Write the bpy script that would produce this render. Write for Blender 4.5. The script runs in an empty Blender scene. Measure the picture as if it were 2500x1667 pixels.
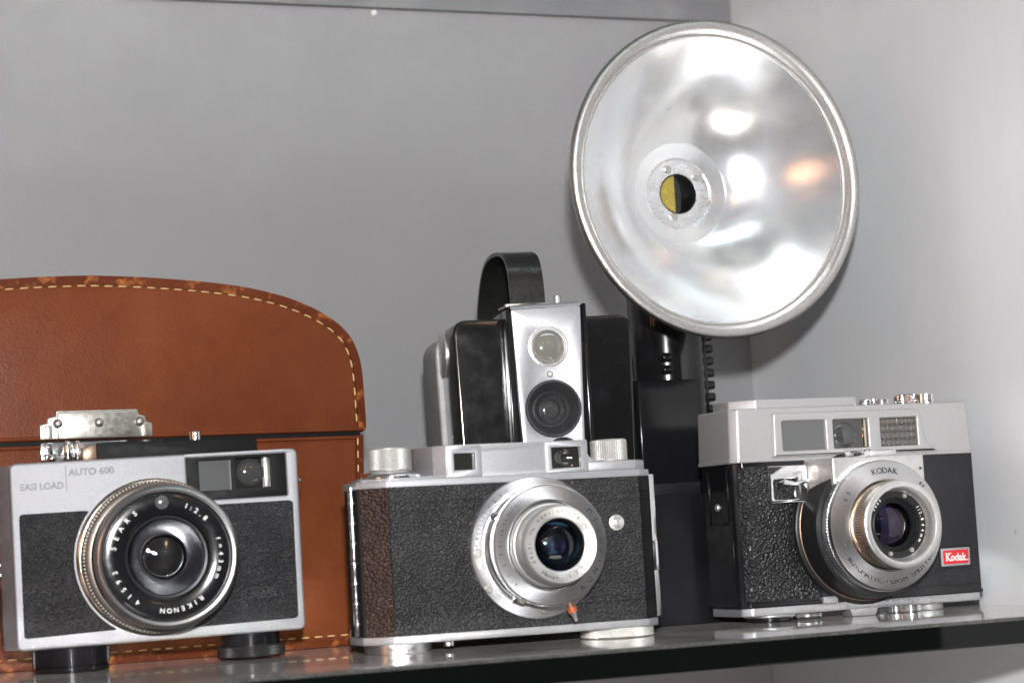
import bpy, bmesh, math, random
from mathutils import Vector, Matrix
R = math.radians
PI = math.pi
random.seed(7)
S = bpy.context.scene
COL = S.collection
MM = 0.001

# ------------------------------------------------------------------ camera
rho, pit, yw = R(3.283), R(5.337), R(21.975)
d = Vector((math.sin(yw)*math.cos(pit), math.cos(yw)*math.cos(pit), math.sin(pit)))
r0 = Vector((math.cos(yw), -math.sin(yw), 0.0))
u0 = r0.cross(d)
rv = math.cos(rho)*r0 - math.sin(rho)*u0
uv = math.sin(rho)*r0 + math.cos(rho)*u0
cd = bpy.data.cameras.new('camera')
cam = bpy.data.objects.new('camera', cd)
COL.objects.link(cam)
m3 = Matrix((rv, uv, -d)).transposed()
cam.matrix_world = Matrix.Translation((0, 0, 0.048)) @ m3.to_4x4()
cd.sensor_fit = 'HORIZONTAL'
cd.sensor_width = 22.3
cd.lens = 5172/2500*22.3
cd.clip_start = 0.01
cd.clip_end = 50
cd.dof.use_dof = True
cd.dof.focus_distance = 1.065
cd.dof.aperture_fstop = 7.1
S.camera = cam

# ------------------------------------------------------------------ world, light, exposure
S.view_settings.view_transform = 'Standard'
S.view_settings.look = 'None'
S.view_settings.exposure = 0.0
S.view_settings.gamma = 1.0
S.view_settings.use_curve_mapping = False
S.render.engine = 'CYCLES'
S.cycles.use_denoising = True
S.cycles.max_bounces = 10
S.cycles.glossy_bounces = 8
S.cycles.transmission_bounces = 8
S.cycles.sample_clamp_indirect = 0.0
S.cycles.blur_glossy = 0.0

W = bpy.data.worlds.new('World')
S.world = W
W.use_nodes = True
wn = W.node_tree.nodes
wl = W.node_tree.links
wbg = wn['Background']
tc = wn.new('ShaderNodeTexCoord')
sx = wn.new('ShaderNodeSeparateXYZ')
wl.new(tc.outputs['Generated'], sx.inputs[0])
mr = wn.new('ShaderNodeMapRange')
mr.inputs['From Min'].default_value = -0.6
mr.inputs['From Max'].default_value = 0.9
wl.new(sx.outputs['Z'], mr.inputs['Value'])
rp = wn.new('ShaderNodeValToRGB')
rp.color_ramp.elements[0].position = 0.1
rp.color_ramp.elements[0].color = (0.10, 0.085, 0.08, 1)
rp.color_ramp.elements[1].position = 0.95
rp.color_ramp.elements[1].color = (0.62, 0.63, 0.66, 1)
e = rp.color_ramp.elements.new(0.42)
e.color = (0.20, 0.19, 0.19, 1)
e = rp.color_ramp.elements.new(0.6)
e.color = (0.42, 0.42, 0.45, 1)
wl.new(mr.outputs[0], rp.inputs[0])
nz = wn.new('ShaderNodeTexNoise')
nz.inputs['Scale'].default_value = 2.6
nz.inputs['Detail'].default_value = 3
wl.new(tc.outputs['Generated'], nz.inputs['Vector'])
nr = wn.new('ShaderNodeMapRange')
nr.inputs['From Min'].default_value = 0.36
nr.inputs['From Max'].default_value = 0.66
nr.inputs['To Min'].default_value = 0.35
nr.inputs['To Max'].default_value = 1.65
wl.new(nz.outputs['Fac'], nr.inputs['Value'])
mx = wn.new('ShaderNodeMix')
mx.data_type = 'RGBA'
mx.blend_type = 'MULTIPLY'
mx.inputs['Factor'].default_value = 1.0
wl.new(rp.outputs[0], mx.inputs['A'])
wl.new(nr.outputs[0], mx.inputs['B'])
wl.new(mx.outputs['Result'], wbg.inputs[0])
wbg.inputs[1].default_value = 0.32


def area(name, loc, target, size, power, color, shape='DISK', sy=None):
    L = bpy.data.lights.new(name, 'AREA')
    L.shape = shape
    L.size = size
    if sy: L.size_y = sy
    L.energy = power
    L.color = color
    o = bpy.data.objects.new(name, L)
    COL.objects.link(o)
    o.location = Vector(loc)*MM
    o.rotation_euler = (Vector(target)*MM - o.location).to_track_quat('-Z', 'Y').to_euler()
    return o


area('camera_flash', (8, -20, 160), (430, 1100, 170), 0.034, 13.0, (0.985, 0.99, 1.0))
area('below_shelf_fill', (420, 640, -230), (520, 1193, -90), 0.3, 0.85, (1.0, 0.95, 0.88))  # unseen added fill, stands in for light passing through the glass shelf
area('warm_room_lamp', (-620, 470, 240), (420, 950, 90), 0.27, 0.72, (1.0, 0.50, 0.27))
area('case_strip_lamp', (470, 420, 760), (520, 1050, 200), 0.7, 1.3, (0.93, 0.97, 1.0), 'RECTANGLE', 0.05)
for i, p in enumerate([(-700, -900, 620), (-250, -1500, 900), (500, -1300, 800)]):
    area('halogen_spot', p, (420, 950, 120), 0.07, 0.5, (1.0, 0.62, 0.33))

# ------------------------------------------------------------------ materials
def new_mat(name):
    m = bpy.data.materials.new(name)
    m.use_nodes = True
    return m, m.node_tree.nodes, m.node_tree.links, m.node_tree.nodes['Principled BSDF']


def ramp(N, L, src, stops):
    r = N.new('ShaderNodeValToRGB')
    els = r.color_ramp.elements
    while len(els) < len(stops): els.new(0.5)
    for el, (p, c) in zip(els, stops):
        el.position = p
        el.color = (*c, 1) if len(c) == 3 else c
    L.new(src, r.inputs[0])
    return r.outputs[0]


def noise(N, L, scale, detail=3, rough=0.5, vec=None, stretch=None):
    t = N.new('ShaderNodeTexCoord')
    src = t.outputs['Object']
    if stretch:
        mp = N.new('ShaderNodeMapping')
        mp.inputs['Scale'].default_value = stretch
        L.new(src, mp.inputs[0])
        src = mp.outputs[0]
    n = N.new('ShaderNodeTexNoise')
    n.inputs['Scale'].default_value = scale
    n.inputs['Detail'].default_value = detail
    n.inputs['Roughness'].default_value = rough
    L.new(src, n.inputs['Vector'])
    return n.outputs['Fac']


def bump(N, L, B, h, strength, dist):
    b = N.new('ShaderNodeBump')
    b.inputs['Strength'].default_value = strength
    b.inputs['Distance'].default_value = dist
    L.new(h, b.inputs['Height'])
    L.new(b.outputs[0], B.inputs['Normal'])
    return b


def g(v): return (v, v, v)


def basic(name, color, rough=0.4, metal=0.0, var=0.12, vscale=60, rvar=0.25, bmp=None, coat=0.0, spec=None, detail=4, stretch=None):
    m, N, L, B = new_mat(name)
    f = noise(N, L, vscale, detail, 0.6, stretch=stretch)
    c0 = tuple(x*(1-var) for x in color)
    c1 = tuple(min(1, x*(1+var)) for x in color)
    L.new(ramp(N, L, f, [(0.3, c0), (0.7, c1)]), B.inputs['Base Color'])
    f2 = noise(N, L, vscale*2.7, 3, 0.6, stretch=stretch)
    L.new(ramp(N, L, f2, [(0.3, g(rough*(1-rvar))), (0.7, g(min(1, rough*(1+rvar))))]), B.inputs['Roughness'])
    B.inputs['Metallic'].default_value = metal
    B.inputs['Coat Weight'].default_value = coat
    if spec is not None: B.inputs['Specular IOR Level'].default_value = spec
    if bmp:
        bump(N, L, B, noise(N, L, bmp[0], 3, 0.6, stretch=stretch), bmp[1], bmp[2])
    return m


M = {}
M['satin'] = basic('satin_aluminium', (0.46, 0.46, 0.478), 0.44, 0.7, 0.06, 700, 0.25, (1900, 0.25, 0.0005))
M['satin_grey'] = basic('satin_nickel', (0.72, 0.715, 0.70), 0.36, 0.85, 0.06, 300, 0.25, (1500, 0.08, 0.0003))
M['chrome'] = basic('polished_chrome', (0.80, 0.80, 0.81), 0.13, 1.0, 0.06, 120, 0.5)
M['ring_chrome'] = basic('brushed_chrome', (0.70, 0.70, 0.71), 0.30, 1.0, 0.02, 500, 0.1)
M['nickel'] = basic('tarnished_nickel', (0.52, 0.50, 0.455), 0.38, 0.9, 0.04, 130, 0.25)
M['dark_knurl'] = basic('dark_knurled_metal', (0.13, 0.11, 0.095), 0.34, 0.7, 0.1, 400, 0.1)
M['cone_metal'] = basic('dark_turned_metal', (0.24, 0.24, 0.25), 0.22, 1.0, 0.05, 300, 0.2)
M['knurl'] = basic('knurled_nickel', (0.50, 0.49, 0.465), 0.5, 0.65, 0.06, 400, 0.1)
M['satin_white'] = basic('pale_satin_aluminium', (0.51, 0.502, 0.504), 0.46, 0.6, 0.04, 900, 0.2, (2000, 0.2, 0.0005))
M['satin_sears'] = basic('bright_satin_aluminium', (0.33, 0.33, 0.345), 0.52, 0.5, 0.05, 1100, 0.2, (1700, 0.4, 0.0006))
for key, ax in (('ring_chrome', 'Y'), ('cone_metal', 'Y')):
    nt = M[key].node_tree
    tg0 = nt.nodes.new('ShaderNodeTangent')
    tg0.direction_type = 'RADIAL'
    tg0.axis = ax
    bs_ = nt.nodes['Principled BSDF']
    nt.links.new(tg0.outputs[0], bs_.inputs['Tangent'])
    bs_.inputs['Anisotropic'].default_value = 0.75
M['side_metal'] = basic('dull_side_metal', (0.33, 0.31, 0.32), 0.42, 0.8, 0.1, 120)
M['brown_chrome'] = basic('warm_chrome', (0.62, 0.53, 0.44), 0.2, 1.0, 0.1, 150)
M['brass'] = basic('brass', (0.55, 0.43, 0.10), 0.28, 0.9, 0.1, 200)
M['brown_metal'] = basic('brown_metal', (0.20, 0.13, 0.09), 0.35, 0.6, 0.2, 300)
M['red'] = basic('red_lacquer', (0.42, 0.085, 0.02), 0.25, 0.0, 0.08, 300)
M['logo_red'] = basic('logo_red', (0.68, 0.02, 0.025), 0.3, 0.0, 0.03, 300)
M['white'] = basic('white_paint', (0.80, 0.80, 0.78), 0.45, 0.0, 0.04, 300)
M['ink'] = basic('engraved_ink', (0.16, 0.16, 0.17), 0.5, 0.0, 0.1, 300)
M['dark_ink'] = basic('black_ink', (0.03, 0.03, 0.03), 0.5, 0.0, 0.1, 300)
M['black'] = basic('black_enamel', (0.008, 0.008, 0.009), 0.15, 0.0, 0.1, 90, 0.2, spec=0.4)
M['black_satin'] = basic('black_satin', (0.014, 0.014, 0.015), 0.36, 0.0, 0.1, 90, 0.1, spec=0.3)
M['black_matt'] = basic('black_matt', (0.006, 0.006, 0.0065), 0.55, 0.0, 0.1, 90, 0.1, spec=0.15)
M['block'] = basic('black_acrylic', (0.007, 0.007, 0.008), 0.42, 0.0, 0.2, 40, 0.2, spec=0.2)
M['cell'] = basic('ribbed_cell', (0.16, 0.155, 0.15), 0.25, 0.5, 0.2, 600, 0.3)
M['cone'] = basic('grey_black_cone', (0.032, 0.032, 0.034), 0.36, 0.0, 0.1, 90, 0.3)
M['strap'] = basic('black_strap', (0.010, 0.010, 0.0095), 0.3, 0.0, 0.1, 160, 0.12, (900, 0.06, 0.0004))
M['thread'] = basic('cream_thread', (0.62, 0.43, 0.19), 0.7, 0.0, 0.2, 700, 0.1, (2500, 0.5, 0.0003))

# bakelite: black, glossy, with faint mould-like bloom
m, N, L, B = new_mat('black_bakelite')
f = noise(N, L, 45, 6, 0.65)
L.new(ramp(N, L, f, [(0.52, g(0.007)), (0.8, (0.016, 0.017, 0.020))]), B.inputs['Base Color'])
L.new(ramp(N, L, noise(N, L, 70, 5, 0.7), [(0.4, g(0.12)), (0.7, g(0.17))]), B.inputs['Roughness'])
B.inputs['Specular IOR Level'].default_value = 0.6
M['bakelite'] = m

# ribbed back shell: flash light grazing the black bakelite is painted in as grey
m, N, L, B = new_mat('flash_lit_bakelite')
f = noise(N, L, 60, 4, 0.6, stretch=(1, 1, 2.5))
L.new(ramp(N, L, f, [(0.3, g(0.24)), (0.7, g(0.33))]), B.inputs['Base Color'])
B.inputs['Roughness'].default_value = 0.42
M['ribbed'] = m


def leatherette(name, col, cell, strength, dist, rough, style):
    m, N, L, B = new_mat(name)
    t = N.new('ShaderNodeTexCoord')
    n0 = N.new('ShaderNodeTexNoise')
    n0.inputs['Scale'].default_value = cell*0.7
    L.new(t.outputs['Object'], n0.inputs['Vector'])
    mixv = N.new('ShaderNodeMix')
    mixv.data_type = 'VECTOR'
    mixv.inputs['Factor'].default_value = (0.4 if style == 'pebble' else 1.05)/cell
    L.new(t.outputs['Object'], mixv.inputs['A'])
    L.new(n0.outputs['Color'], mixv.inputs['B'])
    vo = N.new('ShaderNodeTexVoronoi')
    vo.feature = 'F1'
    vo.inputs['Scale'].default_value = cell
    L.new(mixv.outputs['Result'], vo.inputs['Vector'])
    h = ramp(N, L, vo.outputs['Distance'], [(0.0, g(1)), (0.35, g(0.85)), (0.75, g(0))] if style == 'pebble' else [(0.0, g(0)), (0.9, g(1))])
    if style == 'streak':
        h2 = noise(N, L, cell*0.9, 3, 0.6, stretch=(1.6, 1, 0.35))
        a = N.new('ShaderNodeMath')
        a.operation = 'MULTIPLY_ADD'
        L.new(h2, a.inputs[0])
        a.inputs[1].default_value = 1.5
        L.new(h, a.inputs[2])
        h = a.outputs[0]
    bump(N, L, B, h, strength, dist)
    f = noise(N, L, 55, 5, 0.6)
    L.new(ramp(N, L, f, [(0.3, tuple(x*0.65 for x in col)), (0.72, tuple(x*1.4 for x in col))]), B.inputs['Base Color'])
    L.new(ramp(N, L, noise(N, L, 90, 3), [(0.3, g(rough*0.8)), (0.7, g(rough*1.25))]), B.inputs['Roughness'])
    return m


M['lea_fine'] = leatherette('fine_black_leatherette', (0.026, 0.026, 0.028), 900, 1.0, 0.0009, 0.38, 'streak')
M['lea_pebble'] = leatherette('pebbled_black_leather', (0.026, 0.026, 0.027), 760, 0.9, 0.0009, 0.42, 'pebble')
M['lea_warm_lit'] = leatherette('warm_lit_pebbled_leather', (0.045, 0.024, 0.018), 640, 1.0, 0.0009, 0.45, 'pebble')  # brown tint paints in the warm lamp light on the corner leather
M['lea_wrinkle'] = leatherette('wrinkled_black_leather', (0.016, 0.016, 0.017), 720, 1.0, 0.0009, 0.33, 'wrinkle')
M['lea_dull'] = leatherette('dull_black_leather', (0.013, 0.013, 0.015), 1000, 0.6, 0.0003, 0.5, 'pebble')


def brown_leather(name, worn):
    m, N, L, B = new_mat(name)
    f = noise(N, L, 14, 6, 0.62)
    base = ramp(N, L, f, [(0.26, (0.105, 0.025, 0.0092)), (0.52, (0.148, 0.038, 0.013)), (0.8, (0.192, 0.057, 0.022))])
    if worn:
        w = noise(N, L, 85, 6, 0.7)
        mk = ramp(N, L, w, [(0.53, g(0)), (0.68, g(1))])
        mix = N.new('ShaderNodeMix')
        mix.data_type = 'RGBA'
        L.new(mk, mix.inputs['Factor'])
        dark = N.new('ShaderNodeMix')
        dark.data_type = 'RGBA'
        dark.blend_type = 'MULTIPLY'
        dark.inputs['Factor'].default_value = 1.0
        L.new(base, dark.inputs['A'])
        dark.inputs['B'].default_value = (0.72, 0.62, 0.6, 1)
        L.new(dark.outputs['Result'], mix.inputs['A'])
        mix.inputs['B'].default_value = (0.44, 0.155, 0.04, 1) if worn == 1 else (0.56, 0.23, 0.06, 1)
        base = mix.outputs['Result']
    L.new(base, B.inputs['Base Color'])
    B.inputs['Specular IOR Level'].default_value = 0.14
    L.new(ramp(N, L, noise(N, L, 40, 4), [(0.3, g(0.36)), (0.7, g(0.52))]), B.inputs['Roughness'])
    t = N.new('ShaderNodeTexCoord')
    vo = N.new('ShaderNodeTexVoronoi')
    vo.inputs['Scale'].default_value = 760
    L.new(t.outputs['Object'], vo.inputs['Vector'])
    a = N.new('ShaderNodeMath')
    a.operation = 'MULTIPLY_ADD'
    L.new(noise(N, L, 260, 4, 0.6), a.inputs[0])
    a.inputs[1].default_value = 1.6
    L.new(vo.outputs['Distance'], a.inputs[2])
    bump(N, L, B, a.outputs[0], 0.3, 0.00035)
    return m


M['leather'] = brown_leather('brown_leather', 0)
M['leather_edge'] = brown_leather('worn_leather_edge', 1)


def glassmat(name, tint=(1, 1, 1), rough=0.0, film=0.0):
    m, N, L, B = new_mat(name)
    B.inputs['Base Color'].default_value = (*tint, 1)
    B.inputs['Transmission Weight'].default_value = 1.0
    B.inputs['Roughness'].default_value = rough
    B.inputs['IOR'].default_value = 1.52
    if film:
        B.inputs['Thin Film Thickness'].default_value = film
        B.inputs['Thin Film IOR'].default_value = 1.9
    return m


def darkglass(name, col, film=0.0, rough=0.03, ior=1.75):
    m, N, L, B = new_mat(name)
    B.inputs['Base Color'].default_value = (*col, 1)
    B.inputs['Roughness'].default_value = rough
    B.inputs['IOR'].default_value = ior
    if film:
        B.inputs['Thin Film Thickness'].default_value = film
        B.inputs['Thin Film IOR'].default_value = 1.38
    return m


M['glass'] = glassmat('clear_glass')
M['lens_glass'] = glassmat('coated_lens_glass', (0.9, 0.92, 0.95), 0.0, 0)
M['element'] = darkglass('coated_lens_element', (0.010, 0.011, 0.018), 335, 0.03, 1.5)
M['element_p'] = darkglass('purple_lens_element', (0.018, 0.013, 0.026), 315, 0.03, 1.5)
M['element_g'] = darkglass('grey_lens_element', (0.05, 0.05, 0.051), 0, 0.06)
M['window_dark'] = darkglass('dark_window_glass', (0.02, 0.02, 0.018), 0, 0.05)
M['window_grey'] = darkglass('grey_window_glass', (0.085, 0.087, 0.088), 0, 0.16)
M['finder_glass'] = darkglass('yellowed_finder_glass', (0.19, 0.185, 0.158), 0, 0.08)

# spun aluminium bowl
m, N, L, B = new_mat('spun_aluminium')
t = N.new('ShaderNodeTexCoord')
sp = N.new('ShaderNodeSeparateXYZ')
L.new(t.outputs['Object'], sp.inputs[0])
L.new(ramp(N, L, noise(N, L, 26, 5, 0.6), [(0.3, (0.73, 0.745, 0.77)), (0.7, (0.83, 0.825, 0.81))]), B.inputs['Base Color'])
vo = N.new('ShaderNodeTexVoronoi')
vo.inputs['Scale'].default_value = 62
L.new(t.outputs['Object'], vo.inputs['Vector'])
spots = ramp(N, L, vo.outputs['Distance'], [(0.035, g(0.25)), (0.06, g(1))])
cmx = N.new('ShaderNodeMix')
cmx.data_type = 'RGBA'
cmx.blend_type = 'MULTIPLY'
cmx.inputs['Factor'].default_value = 0.9
L.new(B.inputs['Base Color'].links[0].from_socket, cmx.inputs['A'])
L.new(spots, cmx.inputs['B'])
L.new(cmx.outputs['Result'], B.inputs['Base Color'])
B.inputs['Metallic'].default_value = 0.77
L.new(ramp(N, L, noise(N, L, 60, 5, 0.7), [(0.3, g(0.16)), (0.7, g(0.25))]), B.inputs['Roughness'])
sc = noise(N, L, 240, 2, 0.4, stretch=(1, 0.3, 0.12))
bump(N, L, B, sc, 0.05, 0.0006)
M['bowl'] = m
M['rim'] = basic('grainy_aluminium', (0.56, 0.545, 0.53), 0.34, 1.0, 0.14, 700, 0.3, (1300, 0.5, 0.0005))
M['bowl_disc'] = basic('hub_aluminium', (0.74, 0.74, 0.75), 0.3, 0.85, 0.06, 150, 0.3)

# walls
def wallmat(name, col):
    m, N, L, B = new_mat(name)
    f = noise(N, L, 3.2, 5, 0.6)
    L.new(ramp(N, L, f, [(0.3, tuple(x*0.97 for x in col)), (0.7, tuple(x*1.03 for x in col))]), B.inputs['Base Color'])
    t = N.new('ShaderNodeTexCoord')
    vo = N.new('ShaderNodeTexVoronoi')
    vo.inputs['Scale'].default_value = 11
    L.new(t.outputs['Object'], vo.inputs['Vector'])
    sp = ramp(N, L, vo.outputs['Distance'], [(0.010, g(0.72)), (0.017, g(1))])
    sm = ramp(N, L, noise(N, L, 30, 5, 0.7, stretch=(1, 1, 0.4)), [(0.3, g(0.965)), (0.7, g(1))])
    src = B.inputs['Base Color'].links[0].from_socket
    for q in (sp, sm):
        mm = N.new('ShaderNodeMix')
        mm.data_type = 'RGBA'
        mm.blend_type = 'MULTIPLY'
        mm.inputs['Factor'].default_value = 1.0
        L.new(src, mm.inputs['A'])
        L.new(q, mm.inputs['B'])
        src = mm.outputs['Result']
    L.new(src, B.inputs['Base Color'])
    L.new(ramp(N, L, noise(N, L, 9, 4), [(0.3, g(0.40)), (0.7, g(0.5))]), B.inputs['Roughness'])
    B.inputs['Specular IOR Level'].default_value = 0.35
    bump(N, L, B, noise(N, L, 420, 3, 0.7), 0.16, 0.0006)
    return m


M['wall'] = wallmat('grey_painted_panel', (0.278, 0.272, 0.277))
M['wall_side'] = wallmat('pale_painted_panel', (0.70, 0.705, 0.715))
M['rail'] = wallmat('dark_grey_rail', (0.215, 0.213, 0.22))
M['below'] = wallmat('dull_lower_panel', (0.30, 0.29, 0.27))

# shelf glass: dark green in depth, dusty on top
m, N, L, B = new_mat('dusty_shelf_glass')
geo = N.new('ShaderNodeNewGeometry')
sn = N.new('ShaderNodeSeparateXYZ')
L.new(geo.outputs['Normal'], sn.inputs[0])
up = N.new('ShaderNodeMapRange')
up.inputs['From Min'].default_value = 0.5
up.inputs['From Max'].default_value = 0.95
L.new(sn.outputs['Z'], up.inputs['Value'])
dustn = noise(N, L, 900, 3, 0.75)
dustb = noise(N, L, 22, 5, 0.6)
mu = N.new('ShaderNodeMath')
mu.operation = 'MULTIPLY'
L.new(ramp(N, L, dustn, [(0.42, g(0.25)), (0.72, g(1))]), mu.inputs[0])
L.new(ramp(N, L, dustb, [(0.25, g(0.25)), (0.75, g(0.85))]), mu.inputs[1])
mu2 = N.new('ShaderNodeMath')
mu2.operation = 'MULTIPLY'
L.new(mu.outputs[0], mu2.inputs[0])
L.new(up.outputs[0], mu2.inputs[1])
cm = N.new('ShaderNodeMix')
cm.data_type = 'RGBA'
cm.inputs['A'].default_value = (0.002, 0.003, 0.0025, 1)
cm.inputs['B'].default_value = (0.46, 0.44, 0.41, 1)
L.new(mu2.outputs[0], cm.inputs['Factor'])
L.new(cm.outputs['Result'], B.inputs['Base Color'])
rr = N.new('ShaderNodeMapRange')
L.new(mu2.outputs[0], rr.inputs['Value'])
rr.inputs['To Min'].default_value = 0.05
rr.inputs['To Max'].default_value = 0.6
L.new(up.outputs[0], B.inputs['Coat Weight'])
B.inputs['Coat Roughness'].default_value = 0.04
B.inputs['Specular IOR Level'].default_value = 0.25
shn = N.new('ShaderNodeMath')
shn.operation = 'MULTIPLY'
shn.inputs[1].default_value = 0.17
L.new(mu2.outputs[0], shn.inputs[0])
L.new(shn.outputs[0], B.inputs['Sheen Weight'])
B.inputs['Sheen Roughness'].default_value = 0.45
B.inputs['Sheen Tint'].default_value = (0.75, 0.72, 0.68, 1)
L.new(rr.outputs[0], B.inputs['Roughness'])
B.inputs['IOR'].default_value = 1.5
M['shelf'] = m
m, N, L, B = new_mat('clear_shelf_glass')
B.inputs['Base Color'].default_value = (0.86, 0.93, 0.90, 1)
B.inputs['Transmission Weight'].default_value = 1.0
B.inputs['Roughness'].default_value = 0.11
B.inputs['IOR'].default_value = 1.5
M['shelf_clear'] = m

# ------------------------------------------------------------------ geometry helpers (all in mm; local x along the front, y into the scene, z up)
class P:
    def __init__(s):
        s.v = []
        s.f = []

    def add(s, vs, fs):
        o = len(s.v)
        s.v += [tuple(v) for v in vs]
        s.f += [tuple(i+o for i in f) for f in fs]
        return s

    def box(s, x0, x1, y0, y1, z0, z1, bev=0.0, seg=2):
        bm = bmesh.new()
        bmesh.ops.create_cube(bm, size=1)
        for v in bm.verts:
            v.co = ((x0+x1)/2+v.co.x*(x1-x0), (y0+y1)/2+v.co.y*(y1-y0), (z0+z1)/2+v.co.z*(z1-z0))
        if bev:
            bmesh.ops.bevel(bm, geom=bm.edges[:], offset=bev, segments=seg, profile=0.5, affect='EDGES')
        return s.frombm(bm)

    def frombm(s, bm, fn=None):
        bm.verts.index_update()
        s.add([fn(v.co) if fn else v.co for v in bm.verts], [[v.index for v in f.verts] for f in bm.faces])
        bm.free()
        return s

    def prism(s, poly, a0, a1, bev=0.0, seg=2, axis='y', top=None):
        """polygon extruded along an axis; axis 'y': poly in (x,z); axis 'z': poly in (x,y)"""
        bm = bmesh.new()
        n = len(poly)
        top = top or poly
        if axis == 'y':
            A = [bm.verts.new((p[0], a0, p[1])) for p in poly]
            Bv = [bm.verts.new((p[0], a1, p[1])) for p in top]
        elif axis == 'z':
            A = [bm.verts.new((p[0], p[1], a0)) for p in poly]
            Bv = [bm.verts.new((p[0], p[1], a1)) for p in top]
        else:
            A = [bm.verts.new((a0, p[0], p[1])) for p in poly]
            Bv = [bm.verts.new((a1, p[0], p[1])) for p in top]
        bm.faces.new(A)
        bm.faces.new(Bv[::-1])
        for i in range(n):
            bm.faces.new((A[i], Bv[i], Bv[(i+1) % n], A[(i+1) % n]))
        bmesh.ops.recalc_face_normals(bm, faces=bm.faces[:])
        if bev:
            es = [e for e in bm.edges if e.is_manifold and e.calc_face_angle(0) > R(28)]
            bmesh.ops.bevel(bm, geom=es, offset=bev, segments=seg, profile=0.5, affect='EDGES', clamp_overlap=True)
        return s.frombm(bm)

    def plate(s, outs, y0, y1, bev=0.0, res=1, top=False):
        c = bpy.data.curves.new('tmp', 'CURVE')
        c.dimensions = '2D'
        c.fill_mode = 'BOTH'
        c.extrude = abs(y1-y0)/2-bev
        c.bevel_depth = bev
        c.bevel_resolution = res
        c.offset = -bev
        for pts in outs:
            sp = c.splines.new('POLY')
            sp.points.add(len(pts)-1)
            for p, q in zip(sp.points, pts): p.co = (q[0], q[1], 0, 1)
            sp.use_cyclic_u = True
        ob = bpy.data.objects.new('tmp', c)
        me = bpy.data.meshes.new_from_object(ob)
        ym = (y0+y1)/2
        if top: vs = [(v.co.x, v.co.y, ym+v.co.z) for v in me.vertices]
        else: vs = [(v.co.x, ym-v.co.z, v.co.y) for v in me.vertices]
        s.add(vs, [list(p.vertices) for p in me.polygons])
        bpy.data.objects.remove(ob)
        bpy.data.curves.remove(c)
        bpy.data.meshes.remove(me)
        return s

    def lathe(s, cx, cz, prof, n=96, axis='y', cy=0.0, teeth=0, amp=0.0, closed=False):
        """profile [(r,w)]; axis 'y': centre (cx,cz), y=-w; axis 'z': centre (cx,cy=cz arg), z=w; axis 'x': centre (y=cx,z=cz), x=w"""
        rings = []
        vs = []
        fs = []
        for r, w in prof:
            if r < 1e-6:
                idx = [len(vs)]
                pts = [(0, 0)]
            else:
                idx = list(range(len(vs), len(vs)+n))
                pts = [(r*math.cos(2*PI*k/n), r*math.sin(2*PI*k/n)) for k in range(n)]
            for a, b in pts:
                if axis == 'y': vs.append((cx+a, -w, cz+b))
                elif axis == 'z': vs.append((cx+a, cz+b, w))
                else: vs.append((w, cx+a, cz+b))
            rings.append(idx)
        prs = list(zip(rings, rings[1:]))
        if closed: prs.append((rings[-1], rings[0]))
        for A, Bq in prs:
            if len(A) == 1 and len(Bq) == 1: continue
            for k in range(n):
                k2 = (k+1) % n
                if len(A) == 1: fs.append((A[0], Bq[k2], Bq[k]))
                elif len(Bq) == 1: fs.append((A[k], A[k2], Bq[0]))
                else: fs.append((A[k], A[k2], Bq[k2], Bq[k]))
        return s.add(vs, fs)

    def ridges(s, cx, cz, r, w0, w1, n, h, frac=0.5, axis='y', a0=0, a1=360, slant=0.0):
        """n raised teeth round a cylinder"""
        for k in range(n):
            a = R(a0+(a1-a0)*k/n)
            da = R((a1-a0)/n)*frac/2
            vs = []
            for w, da_off in ((w0, 0.0), (w1, slant)):
                for rr, dd in ((r-0.2, da), (r+h, da*0.45)):
                    for sg in (-1, 1):
                        b = a+sg*dd+da_off
                        x, z = rr*math.cos(b), rr*math.sin(b)
                        if axis == 'y': vs.append((cx+x, -w, cz+z))
                        else: vs.append((cx+x, cz+z, w))
            s.add(vs, [(0, 1, 3, 2), (4, 6, 7, 5), (0, 4, 5, 1), (2, 3, 7, 6), (0, 2, 6, 4), (1, 5, 7, 3)])
        return s

    def studs(s, cx, cz, r, w0, w1, n, rows, h, axis='z'):
        """pyramid studs round a cylinder"""
        for q in range(rows):
            wa = w0+(w1-w0)*q/rows
            wb = w0+(w1-w0)*(q+1)/rows
            for k in range(n):
                vs = []
                for ang, rr, w in ((k-.45, r, wa), (k+.45, r, wa), (k+.45, r, wb), (k-.45, r, wb), (k, r+h, (wa+wb)/2)):
                    b = 2*PI*(ang)/n
                    x, z = rr*math.cos(b), rr*math.sin(b)
                    if axis == 'y': vs.append((cx+x, -w, cz+z))
                    else: vs.append((cx+x, cz+z, w))
                s.add(vs, [(0, 1, 4), (1, 2, 4), (2, 3, 4), (3, 0, 4)])
        return s

    def tube(s, pts, r, n=12, cap=True):
        pts = [Vector(p) for p in pts]
        vs = []
        fs = []
        for i, p in enumerate(pts):
            t = (pts[min(i+1, len(pts)-1)]-pts[max(i-1, 0)]).normalized()
            a = t.orthogonal().normalized()
            if i and abs(t.dot(pa)) < 0.95: a = (pa-t*pa.dot(t)).normalized()
            pa = a
            b = t.cross(a)
            ri = r[i] if isinstance(r, (list, tuple)) else r
            vs += [p+ri*(math.cos(2*PI*k/n)*a+math.sin(2*PI*k/n)*b) for k in range(n)]
        for i in range(len(pts)-1):
            for k in range(n):
                fs.append((i*n+k, i*n+(k+1) % n, (i+1)*n+(k+1) % n, (i+1)*n+k))
        if cap:
            fs.append(tuple(range(n))[::-1])
            fs.append(tuple((len(pts)-1)*n+k for k in range(n)))
        return s.add(vs, fs)

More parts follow.
